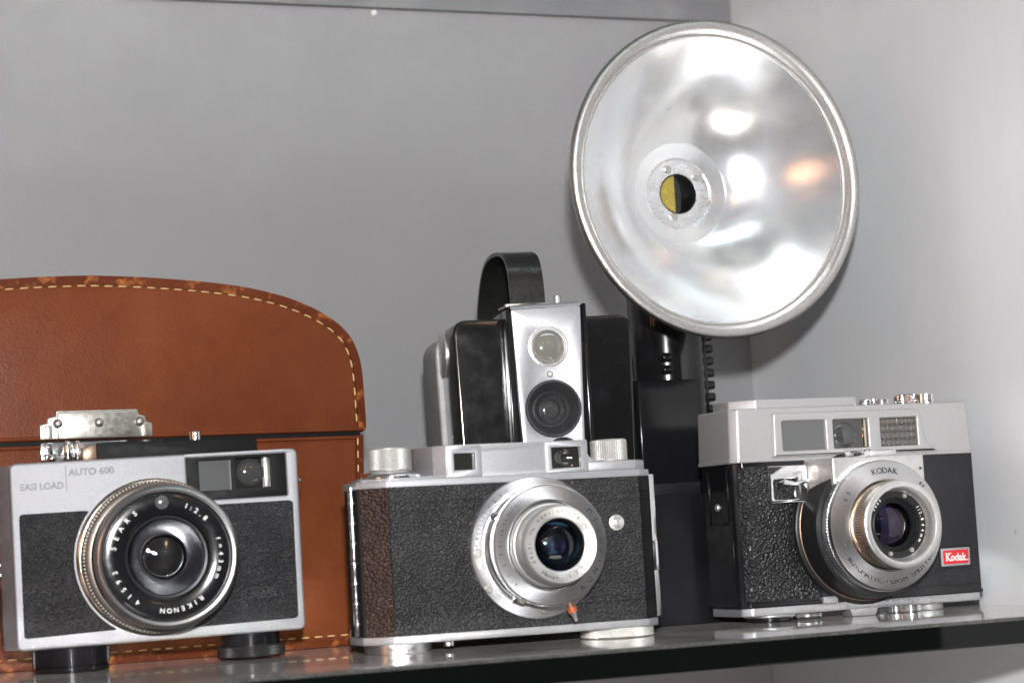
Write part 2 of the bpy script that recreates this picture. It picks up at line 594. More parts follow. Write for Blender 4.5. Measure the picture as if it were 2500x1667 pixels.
    def ribbon(s, path, xs, t):
        """strap: path in (y,z), xs list of (x0,x1) per point, thickness t"""
        n = len(path)
        vs = []
        fs = []
        for i, (y, z) in enumerate(path):
            p0 = Vector(path[max(i-1, 0)])
            p1 = Vector(path[min(i+1, n-1)])
            tg = (p1-p0).normalized()
            nr = Vector((-tg.y, tg.x))
            for sg in (-1, 1):
                for x in xs[i]:
                    vs.append((x, y+sg*nr.x*t/2, z+sg*nr.y*t/2))
        for i in range(n-1):
            a = i*4
            b = a+4
            fs += [(a, a+1, b+1, b), (a+2, b+2, b+3, a+3), (a, b, b+2, a+2), (a+1, a+3, b+3, b+1)]
        fs += [(0, 2, 3, 1), ((n-1)*4, (n-1)*4+1, (n-1)*4+3, (n-1)*4+2)]
        return s.add(vs, fs)

    def text(s, body, x, z, size, y, thick=0.12, wide=1.0, bold=0.0, slant=0.0, ang=0.0, center=False):
        me, w = textmesh(body, size, thick, bold)
        ca, sa = math.cos(ang), math.sin(ang)
        ox = -w/2 if center else 0
        vs = []
        for q in me:
            a = (q[0]+ox+slant*q[1])*wide
            b = q[1]
            vs.append((x+a*ca-b*sa, y-q[2], z+a*sa+b*ca))
        return s.add(vs, textmesh.faces)

    def ringtext(s, body, cx, cz, r, a0, a1, size, y, inward=False, thick=0.1, bold=0.0, wide=1.0, tilt=0.0):
        """letters spread from angle a0 to a1 (degrees); inward: tops point to the centre"""
        n = len(body)
        for i, ch in enumerate(body):
            if ch == ' ': continue
            a = R(a0+(a1-a0)*i/max(1, n-1))
            me, w = textmesh(ch, size, thick, bold)
            rot = a-PI/2 if not inward else a+PI/2
            ca, sa = math.cos(rot), math.sin(rot)
            vs = []
            for q in me:
                p = (q[0]-w/2)*wide
                b = q[1]-size*0.36
                dr = b if not inward else -b
                vs.append((cx+r*math.cos(a)+p*ca-b*sa, y-q[2]+tilt*dr, cz+r*math.sin(a)+p*sa+b*ca))
            s.add(vs, textmesh.faces)
        return s


def textmesh(body, size, thick, bold):
    f = bpy.data.curves.new('tmp', 'FONT')
    f.body = body
    f.size = size
    f.extrude = thick/2
    f.offset = bold
    f.resolution_u = 3
    ob = bpy.data.objects.new('tmp', f)
    me = bpy.data.meshes.new_from_object(ob)
    vs = [(v.co.x, v.co.y, v.co.z) for v in me.vertices]
    textmesh.faces = [list(p.vertices) for p in me.polygons]
    bpy.data.objects.remove(ob)
    bpy.data.curves.remove(f)
    bpy.data.meshes.remove(me)
    return vs, max([v[0] for v in vs] or [0])


def rpoly(pts, r, seg=5):
    """round the corners of a polygon; r a number or one per corner"""
    out = []
    n = len(pts)
    for i, p in enumerate(pts):
        ri = r[i] if isinstance(r, (list, tuple)) else r
        p = Vector(p)
        a = Vector(pts[i-1])-p
        b = Vector(pts[(i+1) % n])-p
        if ri < 1e-4:
            out.append(tuple(p))
            continue
        ang = a.angle(b)
        t = min(ri/math.tan(ang/2), a.length*0.48, b.length*0.48)
        q0 = p+a.normalized()*t
        q1 = p+b.normalized()*t
        for k in range(seg+1):
            f = k/seg
            out.append(tuple((1-f)**2*q0+2*f*(1-f)*p+f*f*q1))
    return out


def rect(x0, x1, z0, z1): return [(x0, z0), (x1, z0), (x1, z1), (x0, z1)]


def arc(cx, cz, r, a0, a1, n=24):
    return [(cx+r*math.cos(R(a0+(a1-a0)*k/n)), cz+r*math.sin(R(a0+(a1-a0)*k/n))) for k in range(n+1)]


def circ(cx, cz, r, n=48): return arc(cx, cz, r, 0, 360*(n-1)/n, n-1)


def obj(name, p, mat, parent=None, smooth=38, label=None):
    me = bpy.data.meshes.new(name)
    bm = bmesh.new()
    vv = [bm.verts.new(v) for v in p.v]
    for f in p.f:
        if len(set(f)) < 3: continue
        try: bm.faces.new([vv[i] for i in f])
        except ValueError: pass
    bmesh.ops.remove_doubles(bm, verts=bm.verts[:], dist=0.004)
    bmesh.ops.recalc_face_normals(bm, faces=bm.faces[:])
    bmesh.ops.scale(bm, vec=(MM, MM, MM), verts=bm.verts[:])
    for f in bm.faces: f.smooth = True
    bm.to_mesh(me)
    bm.free()
    me.set_sharp_from_angle(angle=R(smooth))
    me.materials.append(M[mat] if isinstance(mat, str) else mat)
    o = bpy.data.objects.new(name, me)
    COL.objects.link(o)
    if parent: o.parent = parent
    if label: o['label'] = label
    return o


def thing(name, label, cat, loc=(0, 0, 0), yaw=0.0, tilt=0.0, group=None):
    o = bpy.data.objects.new(name, None)
    COL.objects.link(o)
    o.empty_display_size = 0.02
    o.location = Vector(loc)*MM
    o.rotation_euler = (0, -R(tilt), R(yaw))
    o['label'] = label
    o['category'] = cat
    if group: o['group'] = group
    return o


def tag(o, label, cat, group=None):
    o['label'] = label
    o['category'] = cat
    if group: o['group'] = group
    return o


def structure(o):
    o['kind'] = 'structure'
    return o


# ------------------------------------------------------------------ the setting
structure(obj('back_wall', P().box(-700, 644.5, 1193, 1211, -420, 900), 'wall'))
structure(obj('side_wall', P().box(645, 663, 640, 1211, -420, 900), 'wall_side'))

shelf = thing('glass_shelf', 'thick dark edged dusty glass shelf carrying all the cameras', 'shelf', (0, 0, 0), group=None)
pr = P()
prof = [(819, -11.2), (819.7, -12), (1188, -12), (1188, 0), (820.6, 0), (819, -1.5)]
pr.prism([(y, z) for y, z in prof], -260, 644, axis='x')
obj('pane', pr, 'shelf', shelf, smooth=20)

ush = thing('glass_shelf', 'clear glass upper shelf resting above the grey wall rail', 'shelf', (0, 0, 0))
pu = P().prism([(777, 388), (1189, 388), (1189, 397), (777, 397)], -420, 590, bev=0.6, axis='x')
obj('pane', pu, 'shelf_clear', ush, smooth=20)
rail = obj('shelf_rail', P().box(-420, 644.3, 1188, 1192.9, 371.6, 387.6, 0.5), 'rail')
tag(rail, 'long grey rail on the back wall under the upper shelf', 'rail')
for x, z in ((403.5, 369.2), (600.1, 367.4)):
    o = obj('wall_clip', P().lathe(x, z, [(1.9, -1193.0), (1.7, -1191.6), (0.9, -1190.9), (0, -1190.7)], 16), 'white')
    tag(o, 'small white clip on the back wall at the middle of the upper rail' if x < 500 else 'small white clip on the back wall just above the round reflector', 'clip', 'white clips under the wall rail')

# ------------------------------------------------------------------ riser block
blk = obj('riser_block', P().box(352, 545, 977, 1128, 0.05, 66.8, 0.6), 'block')
tag(blk, 'plain matt black block under the box camera and flash', 'block')

# ------------------------------------------------------------------ leather case
case = thing('leather_case', 'brown stitched leather case with rounded lid and nickel latch', 'case', (176, 1017, 0), 3.5)
half = [(16.9, 186.7), (43.8, 185.8), (76.2, 183.4), (100.9, 179.8), (121.8, 174.0), (138.6, 165.8), (149.0, 156.7), (153.6, 146.8), (155.4, 136.1), (156.0, 115.6), (156.0, 108.6)]


def smoothline(pts, n=4):
    """Catmull-Rom through the points"""
    out = []
    pts = [Vector(p) for p in pts]
    for i in range(len(pts)-1):
        p0 = pts[max(i-1, 0)]
        p1 = pts[i]
        p2 = pts[i+1]
        p3 = pts[min(i+2, len(pts)-1)]
        for k in range(n):
            t = k/n
            out.append(tuple(0.5*((2*p1)+(-p0+p2)*t+(2*p0-5*p1+4*p2-p3)*t*t+(-p0+3*p1-3*p2+p3)*t**3)))
    out.append(tuple(pts[-1]))
    return out


CX = 17.0
rightside = smoothline(half, 5)
mir = [(2*CX-x, z) for x, z in rightside]
top = mir[::-1][:-1]+rightside


def inset(line, dist):
    out = []
    for i, p in enumerate(line):
        a = Vector(line[max(i-1, 0)])
        b = Vector(line[min(i+1, len(line)-1)])
        t = (b-a).normalized()
        nrm = Vector((t.y, -t.x))
        out.append(tuple(Vector(p)+nrm*dist))
    return out


lid_outline = rpoly([(2*CX-154.5, 106.9)], 0)+top+[(154.5, 106.9)]
obj('lid', P().prism(top+[(155.2, 107.2), (2*CX-155.2, 107.2)], 0.4, 74, bev=0.5), 'leather', case)
# stitched border band: outer strip, a hair proud of the panel
inner = inset(top, 4.6)
band = P()
o_ = top
for i in range(len(o_)-1):
    a, b2, c2, d2 = o_[i], o_[i+1], inner[i+1], inner[i]
    base = len(band.v)
    band.add([(a[0], 0.5, a[1]), (b2[0], 0.5, b2[1]), (c2[0], 0.38, c2[1]), (d2[0], 0.38, d2[1]),
              (a[0]-0.0, -0.1, a[1]), (b2[0], -0.1, b2[1]), (c2[0], -0.9, c2[1]), (d2[0], -0.9, d2[1])],
             [(4, 5, 6, 7), (3, 2, 1, 0), (7, 6, 2, 3), (5, 4, 0, 1)])
obj('edge_binding', band, 'leather_edge', case, smooth=60)
low = [(154.2, 105.2), (153.4, 84), (150.5, 50), (147.0, 18), (144.6, 3.0), (142.6, 0.1)]
lowm = [(2*CX-x, z) for x, z in low]
body_poly = low+lowm[::-1]
obj('body', P().prism(body_poly, 0.4, 78, bev=0.8), 'leather', case)
lowin = inset(low, 4.2)
band = P()
for i in range(len(low)-1):
    a, b2, c2, d2 = low[i], low[i+1], lowin[i+1], lowin[i]
    for sx_ in (0, 1):
        q = [(x if not sx_ else 2*CX-x, z) for x, z in (a, b2, c2, d2)]
        band.add([(q[0][0], -0.1, q[0][1]), (q[1][0], -0.1, q[1][1]), (q[2][0], -0.8, q[2][1]), (q[3][0], -0.8, q[3][1]), (q[2][0], 0.39, q[2][1]), (q[3][0], 0.39, q[3][1])],
                 [(0, 1, 2, 3), (3, 2, 4, 5)])
band.box(2*CX-142, 142, -0.55, 0.39, 0.15, 4.2, 0.25)
obj('edge_binding', band, 'leather_edge', case, smooth=60)
# rolled lips either side of the seam
obj('lip', P().tube([(2*CX-154, -0.15, 108.4), (154, -0.15, 108.4)], 1.0, 8).tube([(2*CX-153, -0.15, 104.2), (153, -0.15, 104.2)], 0.9, 8), 'leather', case)
obj('seam', P().box(2*CX-153, 153, 1.5, 70, 104.9, 107.3), 'black_matt', case)


def stitches(line, off, y, pitch=6.9, ln=4.4, rad=0.42):
    p = P()
    pts = [Vector(q) for q in inset(line, off)]
    acc = 0
    L_ = [0]
    for a, b in zip(pts, pts[1:]): L_.append(L_[-1]+(b-a).length)

    def at(sv):
        for i in range(len(pts)-1):
            if L_[i+1] >= sv:
                f = (sv-L_[i])/max(1e-6, L_[i+1]-L_[i])
                return pts[i].lerp(pts[i+1], f)
        return pts[-1]
    sv = 1.0
    while sv+ln < L_[-1]:
        j = random.uniform(-.35, .35)
        a = at(sv+j)
        b = at(sv+ln+j)
        t = (b-a).normalized()
        nr = Vector((-t.y, t.x))*random.uniform(-.12, .3)
        m_ = (a+b)/2
        p.tube([(a.x-nr.x, y+0.5, a.y-nr.y), (a.x*.8+b.x*.2, y-0.12, a.y*.8+b.y*.2), (m_.x, y-0.22, m_.y), (a.x*.2+b.x*.8, y-0.12, a.y*.2+b.y*.8), (b.x+nr.x, y+0.5, b.y+nr.y)], [rad*.7, rad, rad*1.05, rad, rad*.6], 6)
        sv += pitch
    return p


st = stitches(top, 4.9, 0.3)
obj('stitching', st, 'thread', case)
st = stitches(low, 3.3, -0.55)
st2 = stitches([(142, 5.6), (2*CX-142, 5.6)], 0, 0.3)
st.v, st.f = st.v, st.f
st.add(st2.v, st2.f)
obj('stitching', st, 'thread', case)
# latch
lat = P().prism([(-10.2, 107.9), (-10.2, 114.8), (-6.6, 115.6), (-6.4, 118.2), (-2.4, 118.8), (-2.3, 121.4), (37.2, 121.4), (38.0, 118.8), (41.0, 118.0), (41.5, 115.4), (44.4, 114.4), (44.4, 107.9)], -1.6, 0.6, bev=0.5)
lat.prism([(-2.0, 107.7), (-2.0, 120.6), (36.6, 120.6), (36.6, 107.7)], -3.2, -1.4, bev=0.9)
for x in (-6.2, 40.2): lat.box(x-1.6, x+1.6, -3.0, -1.2, 107.8, 114.6, 0.6)
latch = obj('latch', lat, 'nickel', case)
for x, y in ((-1.9, -3.0), (17.8, -3.2), (37.7, -3.0)):
    obj('rivet', P().lathe(x, 115.2, [(2.3, -y-0.4), (2.2, -y+0.5), (1.5, -y+1.3), (0.7, -y+1.65), (0, -y+1.75)], 20), 'nickel', latch)
ll = P().prism([(-10.2, 97), (-10.2, 106.4), (44.4, 106.4), (44.4, 97)], -1.4, 0.6, bev=0.4)
ll.box(-8.5, -4.6, -3.2, -1.2, 97, 106.4, 0.8)
ll.box(0.2, 3.9, -6.0, -1.2, 96.5, 106.8, 1.6, 3)
ll.box(5.3, 8.2, -5.6, -1.2, 96.5, 106.8, 1.3, 3)
for x, z in ((-5.6, 98.6), (2.0, 98.0), (8.6, 98.6)): ll.lathe(x, z, [(2.0, 3), (1.9, 3.9), (1.1, 4.9), (0, 5.2)], 18)
obj('hasp', ll, 'chrome', case)

# ------------------------------------------------------------------ silver fixed-lens camera (front left)
GR = 'vintage cameras on the glass shelf'
se = thing('compact_camera', 'silver camera with black lens ring and black leatherette, in front of the leather case', 'camera', (166, 963, 0), -5.0, 0.7, GR)
LC = (43.6, 48.9)
BZ = 11.3
face = rpoly([(-21.6, BZ+.1), (108.6, BZ), (109.3, 95.0), (-21.5, 94.8)], 3.2, 6)
vfh = rpoly(rect(57.6, 103.8, 73.4, 93.6), 0.6, 2)
obj('front_cover', P().plate([face, vfh], 0, 7, 1.1, 2), 'satin_sears', se)
bd = P().prism(rpoly([(-21.2, 7.02), (108.4, 7.02), (108.4, 31), (104, 35), (-20, 35), (-26.4, 31), (-26.4, 13.5)], 1.0, 3), BZ+.5, 94.2, bev=0.8, axis='z')
obj('body', bd, 'side_metal', se)
sd = P().box(-26.9, -26.0, 14, 28, 60, 92, 0.3)
obj('side_plate', sd, 'satin_grey', se)
obj('side_panel', P().box(-26.7, -26.0, 14, 30.5, 14, 40, 0.3), 'lea_fine', se)
ctc = P().lathe(20, 50, [(0, -28.6), (2.0, -28.5), (2.4, -27.9), (2.4, -26.0)], 24, axis='x').lathe(20, 45.6, [(0, -28.1), (2.3, -28.0), (2.5, -26.0)], 24, axis='x')
obj('side_contact', ctc, 'chrome', se)
lug = P().box(108.9, 111.9, 6.5, 9, 79.4, 81.2, 0.4)
obj('strap_lug', lug, 'chrome', se)
# leatherette panels
a1 = math.degrees(math.atan2(71.5-49.2, -26.5))
lp = [(-18.4, 16.7), (21.5, 17.7)]+[]
r_ = 37.2
def ang(x, z, c=LC): return math.degrees(math.atan2(z-c[1], x-c[0]))
CR = (41.4, 49.2)
a_hi = ang(12.4, 71.9, CR)
a_lo = ang(22.2, 18.0, CR)+360
pl = rpoly([(-18.2, 72.0), (-18.4, 16.7)], 0)
poly = [(-18.4, 16.7), (21.8, 17.7)]+arc(*CR, 36.4, a_lo, a_hi, 20)+[(10.4, 72.0), (-18.2, 72.0)]
obj('leatherette', P().plate([rpoly(poly, [1.8, 1.4]+[0]*21+[1.4, 1.8], 4)], -0.35, 1.0, 0.2), 'lea_fine', se)
poly = [(56, 16.3), (105.2, 16.9), (105.8, 70.8), (71, 70.9)]+arc(*CR, 36.4, ang(71, 69, CR), ang(56, 16.3, CR), 20)
obj('leatherette', P().plate([rpoly(poly, [1.4, 1.8, 1.8, 0]+[0]*21, 4)], -0.35, 1.0, 0.2), 'lea_fine', se)
em = P().plate([rpoly(rect(81.5, 98.5, 27.2, 32.0), 0.5, 2), rpoly(rect(82.0, 98.0, 27.7, 31.5), 0.4, 2)], -0.75, -0.3, 0.1)
em.text('SEARS', 90, 28.2, 4.2, -0.5, 0.3, 1.0, 0.05, center=True)
obj('emblem', em, 'lea_dull', se)
# engraved writing
tx = P().text('AUTO 600', 4.5, 88.1, 4.35, -0.05, 0.12, 1.02, 0.11).text('EASI LOAD', -17.2, 82.6, 4.25, -0.05, 0.12, 0.93, 0.11)
tx.box(3.08, 3.48, -0.1, 0.1, 81.1, 92.9)
obj('lettering', tx, 'ink', se)
# finder window
vf = P().plate([rpoly(rect(57.7, 103.7, 73.5, 93.5), 0.5, 2), rect(63.4, 78.3, 77.6, 91.6), rect(80.6, 96.6, 77.9, 91.8)], 0.9, 3.2, 0.2)
vf.box(57.7, 103.7, 9.0, 10, 73.5, 93.5)
for x in (58.2, 79.4, 102.0): vf.box(x-.5, x+.5, 3.0, 9.2, 73.6, 93.4)
vfo = obj('finder_frame', vf, 'black_matt', se)
obj('window', P().box(63.5, 78.2, 4.0, 5, 77.2, 92), 'window_grey', vfo)
wv = P().box(80.9, 93.6, 6.2, 7, 77.2, 92.2)
obj('window', wv, 'window_dark', vfo)
wl_ = P().lathe(87.8, 85.2, [(6.4, -5.8), (5.6, -5.2), (4.2, -4.7), (2.2, -4.35), (0, -4.2)], 32)
obj('finder_lens', wl_, 'element_g', vfo)
obj('mirror_strip', P().box(94.3, 96.4, 4.5, 5.5, 77.8, 92.0, 0.2), 'nickel', vfo)
# lens
x, z = LC
rl = P().lathe(41.4, 49.2, [(35.6, -0.5), (35.6, 0.8), (34.9, 1.6), (34.0, 1.9), (33.2, 1.9), (33.0, -0.5)])
obj('lens_flange', rl, 'brown_chrome', se)
kn = P().lathe(42.0, 49.1, [(33.2, 1.0), (33.4, 5.0), (33.4, 12.2), (32.6, 12.8), (30, 12.9)], 120).ridges(42.0, 49.1, 33.4, 6.0, 11.8, 130, 0.8, 0.62)
obj('focus_ring', kn, 'dark_knurl', se)
obj('scale_ring', P().lathe(42.0, 49.1, [(33.3, 4.9), (34.3, 4.5), (34.5, 3.4), (34.2, 2.2), (33.0, 1.8)], 96), 'chrome', se)
br = P().lathe(42.8, 49.0, [(31.4, 12.0), (31.6, 14.5), (31.0, 15.4), (31.2, 20.5)])
obj('barrel', br, 'black', se)
fr = P().lathe(x, z, [(30.8, 20.0), (31.6, 20.6), (32.2, 22.0), (32.2, 23.8), (31.5, 25.2), (30.2, 25.9), (29.0, 25.6), (28.3, 24.6), (28.1, 23.4)])
obj('front_ring', fr, 'ring_chrome', se)
nm = P().lathe(x, z, [(28.2, 23.2), (28.0, 23.9), (27.4, 24.1), (19.4, 24.1), (18.7, 23.7), (18.6, 22.6)])
obj('name_ring', nm, 'black', se)
tg_ = P()
yy = -24.14
tg_.ringtext('SEARS', x, z, 24.0, 168, 124, 3.2, yy, bold=0.03).ringtext('1:2.8', x, z, 24.0, 67, 42, 3.2, yy, bold=0.03)
tg_.ringtext('f=43mm', x, z, 24.0, 16, -25, 2.9, yy, bold=0.03).ringtext('RIKENON', x, z, 24.0, -54, -98, 3.0, yy, bold=0.03).ringtext('41593', x, z, 24.0, -126, -166, 3.1, yy, bold=0.03)
obj('lettering', tg_, 'white', se)
obj('light_cell', P().lathe(x-1.2, z+24.0, [(3.1, 24.0), (3.0, 24.6), (2.4, 24.9), (1.2, 25.2), (0, 25.3)], 28), 'window_grey', se)
cup = P().lathe(x, z, [(18.7, 22.8), (18.4, 20.0), (17.0, 19.4), (16.6, 18.5), (10.6, 12.4), (10.2, 12.5), (9.4, 11.2), (8.6, 10.6), (8.5, 8.0), (0, 8)])
obj('lens_cone', cup, 'cone_metal', se)
obj('cone_ring', P().lathe(x, z, [(18.3, 21.4), (17.3, 21.2), (16.8, 19.6), (17.3, 19.2)]), 'black_satin', se)
gl = P().lathe(x, z, [(9.3, 11.0), (8.6, 11.9), (6.6, 12.7), (3.6, 13.25), (0, 13.45), (0, 13.45)], 48)
obj('lens_element', gl, 'lens_glass', se)
obj('rear_element', P().lathe(x, z, [(8.6, 8.2), (6.4, 8.9), (3.4, 9.4), (0, 9.6)], 40), 'element_g', se)
# top housing
tb = P().prism([(18.4, 94.1), (92.5, 94.1), (92.5, 101.3), (26, 102.6), (18.4, 102.6)], 9, 27, bev=0.4)
obj('top_housing', tb, 'black_matt', se)
tb2 = P().prism([(12.0, 94.0), (18.38, 94.0), (18.38, 102.4), (12.0, 100.6)], 9.5, 27, bev=0.3)
obj('advance_lever', tb2, 'brown_metal', se)
obj('dial', P().lathe(42, 19, [(0, 103.6), (9, 103.6), (9.6, 103.0), (9.6, 101.8)], 40, axis='z'), 'black_satin', se)
obj('shutter_button', P().lathe(64.8, 16, [(0, 106.2), (2.1, 106.1), (2.6, 105.6), (2.6, 101.9)], 28, axis='z'), 'chrome', se)
# feet knobs
k1 = P().lathe(3.2, 18.5, [(0, 0.1), (16.4, 0.1), (17.0, 0.5), (17.0, 2.4), (16.0, 2.9)], 96, axis='z')
kf = obj('winding_knob', k1, 'black', se)
k2 = P().lathe(3.2, 18.5, [(15.8, 2.7), (16.6, 3.2), (16.6, 11.0), (15.5, 11.5)], 96, axis='z').ridges(3.2, 18.5, 16.6, 3.4, 11.0, 70, 0.7, 0.6, axis='z')
obj('fluted_rim', k2, 'black', kf)
k3 = P().lathe(85.6, 17, [(13.8, 5.6), (13.8, 12.2)], 72, axis='z')
kd = obj('film_knob', k3, 'black', se)
k4 = P().lathe(85.6, 17, [(0, 0.15), (15.0, 0.15), (15.6, 0.7), (15.6, 5.0), (15.0, 5.6), (13.0, 5.7)], 96, axis='z').studs(85.6, 17, 15.6, 0.8, 5.0, 110, 5, 0.35)
obj('knurled_rim', k4, 'black_satin', kd)

# ------------------------------------------------------------------ rangefinder camera (centre)
ko = thing('rangefinder_camera', 'chrome and black rangefinder camera with round silver lens, in front of the box camera', 'camera', (285, 905, 0), -2.0, 0, GR)
plan = [(16.1, 0), (138.0, 0), (146.5, 9), (146.5, 31), (140, 36), (12, 36), (4.2, 31), (4.2, 9.6)]
obj('body', P().prism(plan, 8.0, 74.6, axis='z'), 'black_satin', ko, smooth=20)


def grow(pl_, dd):
    c = Vector((sum(p[0] for p in pl_)/len(pl_), sum(p[1] for p in pl_)/len(pl_)))
    return [(p[0]+(dd if p[0] > c.x else -dd), p[1]+(dd if p[1] > c.y else -dd)) for p in pl_]


tp = P().prism(grow(plan, 0.7), 74.4, 77.6, bev=0.35, axis='z', top=grow(plan, 0.5))
obj('top_plate', tp, 'satin', ko, smooth=25)
bp = P().prism(grow(plan, 0.7), 4.6, 8.1, bev=0.35, axis='z')
obj('bottom_plate', bp, 'satin', ko, smooth=25)
# leather covering with debossed double lines
lea = P()
zs = [8.15, 16.6, 17.0, 18.2, 18.6, 63.6, 64.0, 66.9, 67.3, 74.35]
def front_strip(x0, y0, x1, y1, off):
    p = P()
    ln = math.hypot(x1-x0, y1-y0)
    nx, ny = (y1-y0)/ln, -(x1-x0)/ln
    prf = [(8.12, .5), (16.4, .5), (16.6, .15), (17.4, .15), (17.6, .5), (18.9, .5), (19.1, .15), (19.9, .15), (20.1, .5), (62.8, .5), (63.0, .15), (63.8, .15), (64.0, .5), (66.3, .5), (66.5, .15), (67.3, .15), (67.5, .5), (74.38, .5)]
    vs = []
    for zz, o in prf:
        vs += [(x0+nx*o, y0+ny*o, zz), (x1+nx*o, y1+ny*o, zz)]
    p.add(vs, [(2*i, 2*i+1, 2*i+3, 2*i+2) for i in range(len(prf)-1)])
    return p
obj('leather_covering', front_strip(16.1, 0, 137.9, 0, 0), 'lea_pebble', ko, smooth=20)
obj('leather_covering', front_strip(5.4, 8.65, 15.9, 0.15, 0), 'lea_warm_lit', ko, smooth=20, label='leather strip, painted brown as by warm light, on the bevelled corner')
obj('leather_covering', front_strip(138.1, 0.1, 146.4, 8.9, 0), 'black_matt', ko, smooth=20)
obj('hinge', P().tube([(2.2, 12.5, 8.6), (2.2, 12.5, 75.6)], 1.6, 16), 'chrome', ko)
hg = P()
for zz in range(0, 7): hg.tube([(2.2, 12.5, 14+zz*9), (2.2, 12.5, 14.9+zz*9)], 1.78, 16)
obj('hinge_knuckle', hg, 'ring_chrome', ko)
lg = P().prism([(146.6, 7.6), (150.0, 9.6), (150.0, 15), (146.6, 15)], 8.5, 75.3, bev=0.5, axis='z')
lg.prism([(146.8, 6.9), (149.0, 7.4), (150.0, 9.5), (147, 9.0)], 30, 44, bev=0.3, axis='z')
obj('back_latch', lg, 'chrome', ko)
# finder housing
hp = [(44.6, 1.2), (46.5, 1.25), (46.5, 5.25), (113.6, 5.25), (113.6, 27), (36, 27), (35.5, 21), (39.6, 6.0)]
hs = P().prism(hp, 77.5, 92.4, bev=0.3, axis='z')
hs.plate([rect(46.52, 113.6, 77.5, 92.4), rect(47.9, 58.1, 80.8, 88.5), rect(95.4, 109.9, 79.7, 89.4)], 1.2, 5.24, 0.25)
obj('finder_housing', hs, 'satin', ko, smooth=30)
hl = P().plate([rpoly(rect(44.9, 61.3, 77.7, 92.0), 0.3, 2), rect(47.9, 58.1, 80.8, 88.5)], 0.2, 1.6, 0.25)
f1 = obj('finder_frame', hl, 'satin', ko)
obj('window', P().box(47.8, 58.2, 2.4, 2.6, 80.7, 88.6), 'window_dark', f1)
hr = P().plate([rpoly(rect(92.6, 113.4, 77.7, 92.0), 0.3, 2), rect(95.4, 109.9, 79.7, 89.4)], 0.2, 1.6, 0.25)
f2 = obj('finder_frame', hr, 'satin', ko)
obj('window', P().lathe(102.2, 84.6, [(9.5, -1.9), (3.6, -1.9)]+[(q, -1.9-(math.sqrt(36-q*q)-math.sqrt(36-12.96))) for q in (3.2, 2.8, 2.4, 2.0, 1.6, 1.2, .8, .4, 0)], 48), 'window_dark', f2)
stp = P().prism([(113.7, 1.2), (137.4, 1.2), (145.4, 9.4), (145.4, 27), (113.7, 27)], 77.5, 82.2, bev=0.8, axis='z')
# fillet running down from the housing
stp.prism([(113.2, 77.6), (113.2, 87.5), (114.6, 84.6), (117, 82.6), (120, 81.9), (120, 77.6)], 1.9, 26, bev=0.0)
obj('raised_deck', stp, 'satin', ko, smooth=45)
lst = P().prism([(17.5, 1.5), (44.8, 1.5), (39.8, 6.4), (36, 26), (6, 26), (6.0, 10)], 77.4, 78.9, bev=0.5, axis='z')
obj('knob_deck', lst, 'satin', ko)
obj('knob_disc', P().lathe(22.0, 14.5, [(14.9, 78.8), (14.9, 79.6), (14.2, 80.6), (11.5, 81.7), (8, 82.4), (0, 82.4)], 64, axis='z'), 'chrome', ko)
kl = P().lathe(21.2, 14.5, [(8.6, 82.0), (9.1, 82.6), (9.1, 92.2), (8.7, 92.7), (0, 92.7)], 72, axis='z').studs(21.2, 14.5, 9.1, 82.8, 92.0, 72, 10, 0.28)
obj('rewind_knob', kl, 'knurl', ko)
kr = P().lathe(129.6, 14, [(8.2, 82.0), (8.5, 82.6), (8.5, 92.0), (8.1, 92.5), (0, 92.5)], 72, axis='z').studs(129.6, 14, 8.5, 82.8, 92.0, 50, 9, 0.34)
obj('winding_knob', kr, 'knurl', ko)
# lens and shutter
bx, bz = 84.8, 44.0
fl = P().lathe(bx, bz, [(32.2, -0.3), (32.4, 2.2), (32.0, 2.8), (27.2, 3.2), (27.0, 3.6), (26.2, 3.8)])
obj('shutter_plate', fl, 'ring_chrome', ko)
r2 = P().lathe(bx, bz, [(26.6, 2.9), (26.6, 5.5), (26.0, 6.2), (24.0, 6.4), (23.4, 5.2), (22.4, 5.0)]).ridges(bx, bz, 26.5, 3.3, 5.3, 100, 0.45, 0.5)
obj('distance_ring', r2, 'ring_chrome', ko)
r3 = P().lathe(bx, bz, [(23.6, 3.5), (22.6, 7.5), (22.2, 8.0), (21.6, 8.0), (21.4, 13)])
obj('shutter_wall', r3, 'black_satin', ko)  # black finish paints in the deep shadow between the rings
r3 = P().lathe(bx+.4, bz+.3, [(20.5, 5), (24.0, 9.4), (24.6, 10.5), (24.8, 13.0)])
obj('shutter_drum', r3, 'black_satin', ko)  # painted black as well, as the shadow gap behind the speed ring
cx2, cz2 = 85.6, 44.7
r4 = P().lathe(cx2, cz2, [(24.6, 12.4), (26.9, 13.0), (27.3, 13.5), (27.3, 17.2), (26.8, 17.8), (21.2, 18.6), (20.7, 18.6), (20.4, 17.6), (19.9, 17.2)]).ridges(cx2, cz2, 27.2, 13.6, 17.1, 120, 0.4, 0.55)
obj('speed_ring', r4, 'ring_chrome', ko)
obj('ring_groove', P().lathe(cx2, cz2, [(20.5, 18.3), (20.3, 16.2), (19.1, 16.2), (19.0, 17.8)]), 'black_matt', ko)
r5 = P().lathe(cx2, cz2, [(19.3, 16), (19.2, 19.0), (18.6, 19.8), (18.1, 20.0), (17.9, 28.8), (17.5, 30.2), (17.0, 30.6)])
obj('lens_barrel', r5, 'satin_grey', ko)
cx3, cz3 = 85.6, 44.7
r6 = P().lathe(cx3, cz3, [(17.2, 30.4), (16.9, 30.8), (12.4, 29.6), (11.9, 29.2), (11.7, 28.2)])
obj('name_ring', r6, 'satin_grey', ko)
r7 = P().lathe(cx3, cz3, [(11.8, 28.9), (11.0, 26.5), (10.6, 25.0), (10.4, 21)])
obj('lens_cone', r7, 'black', ko)
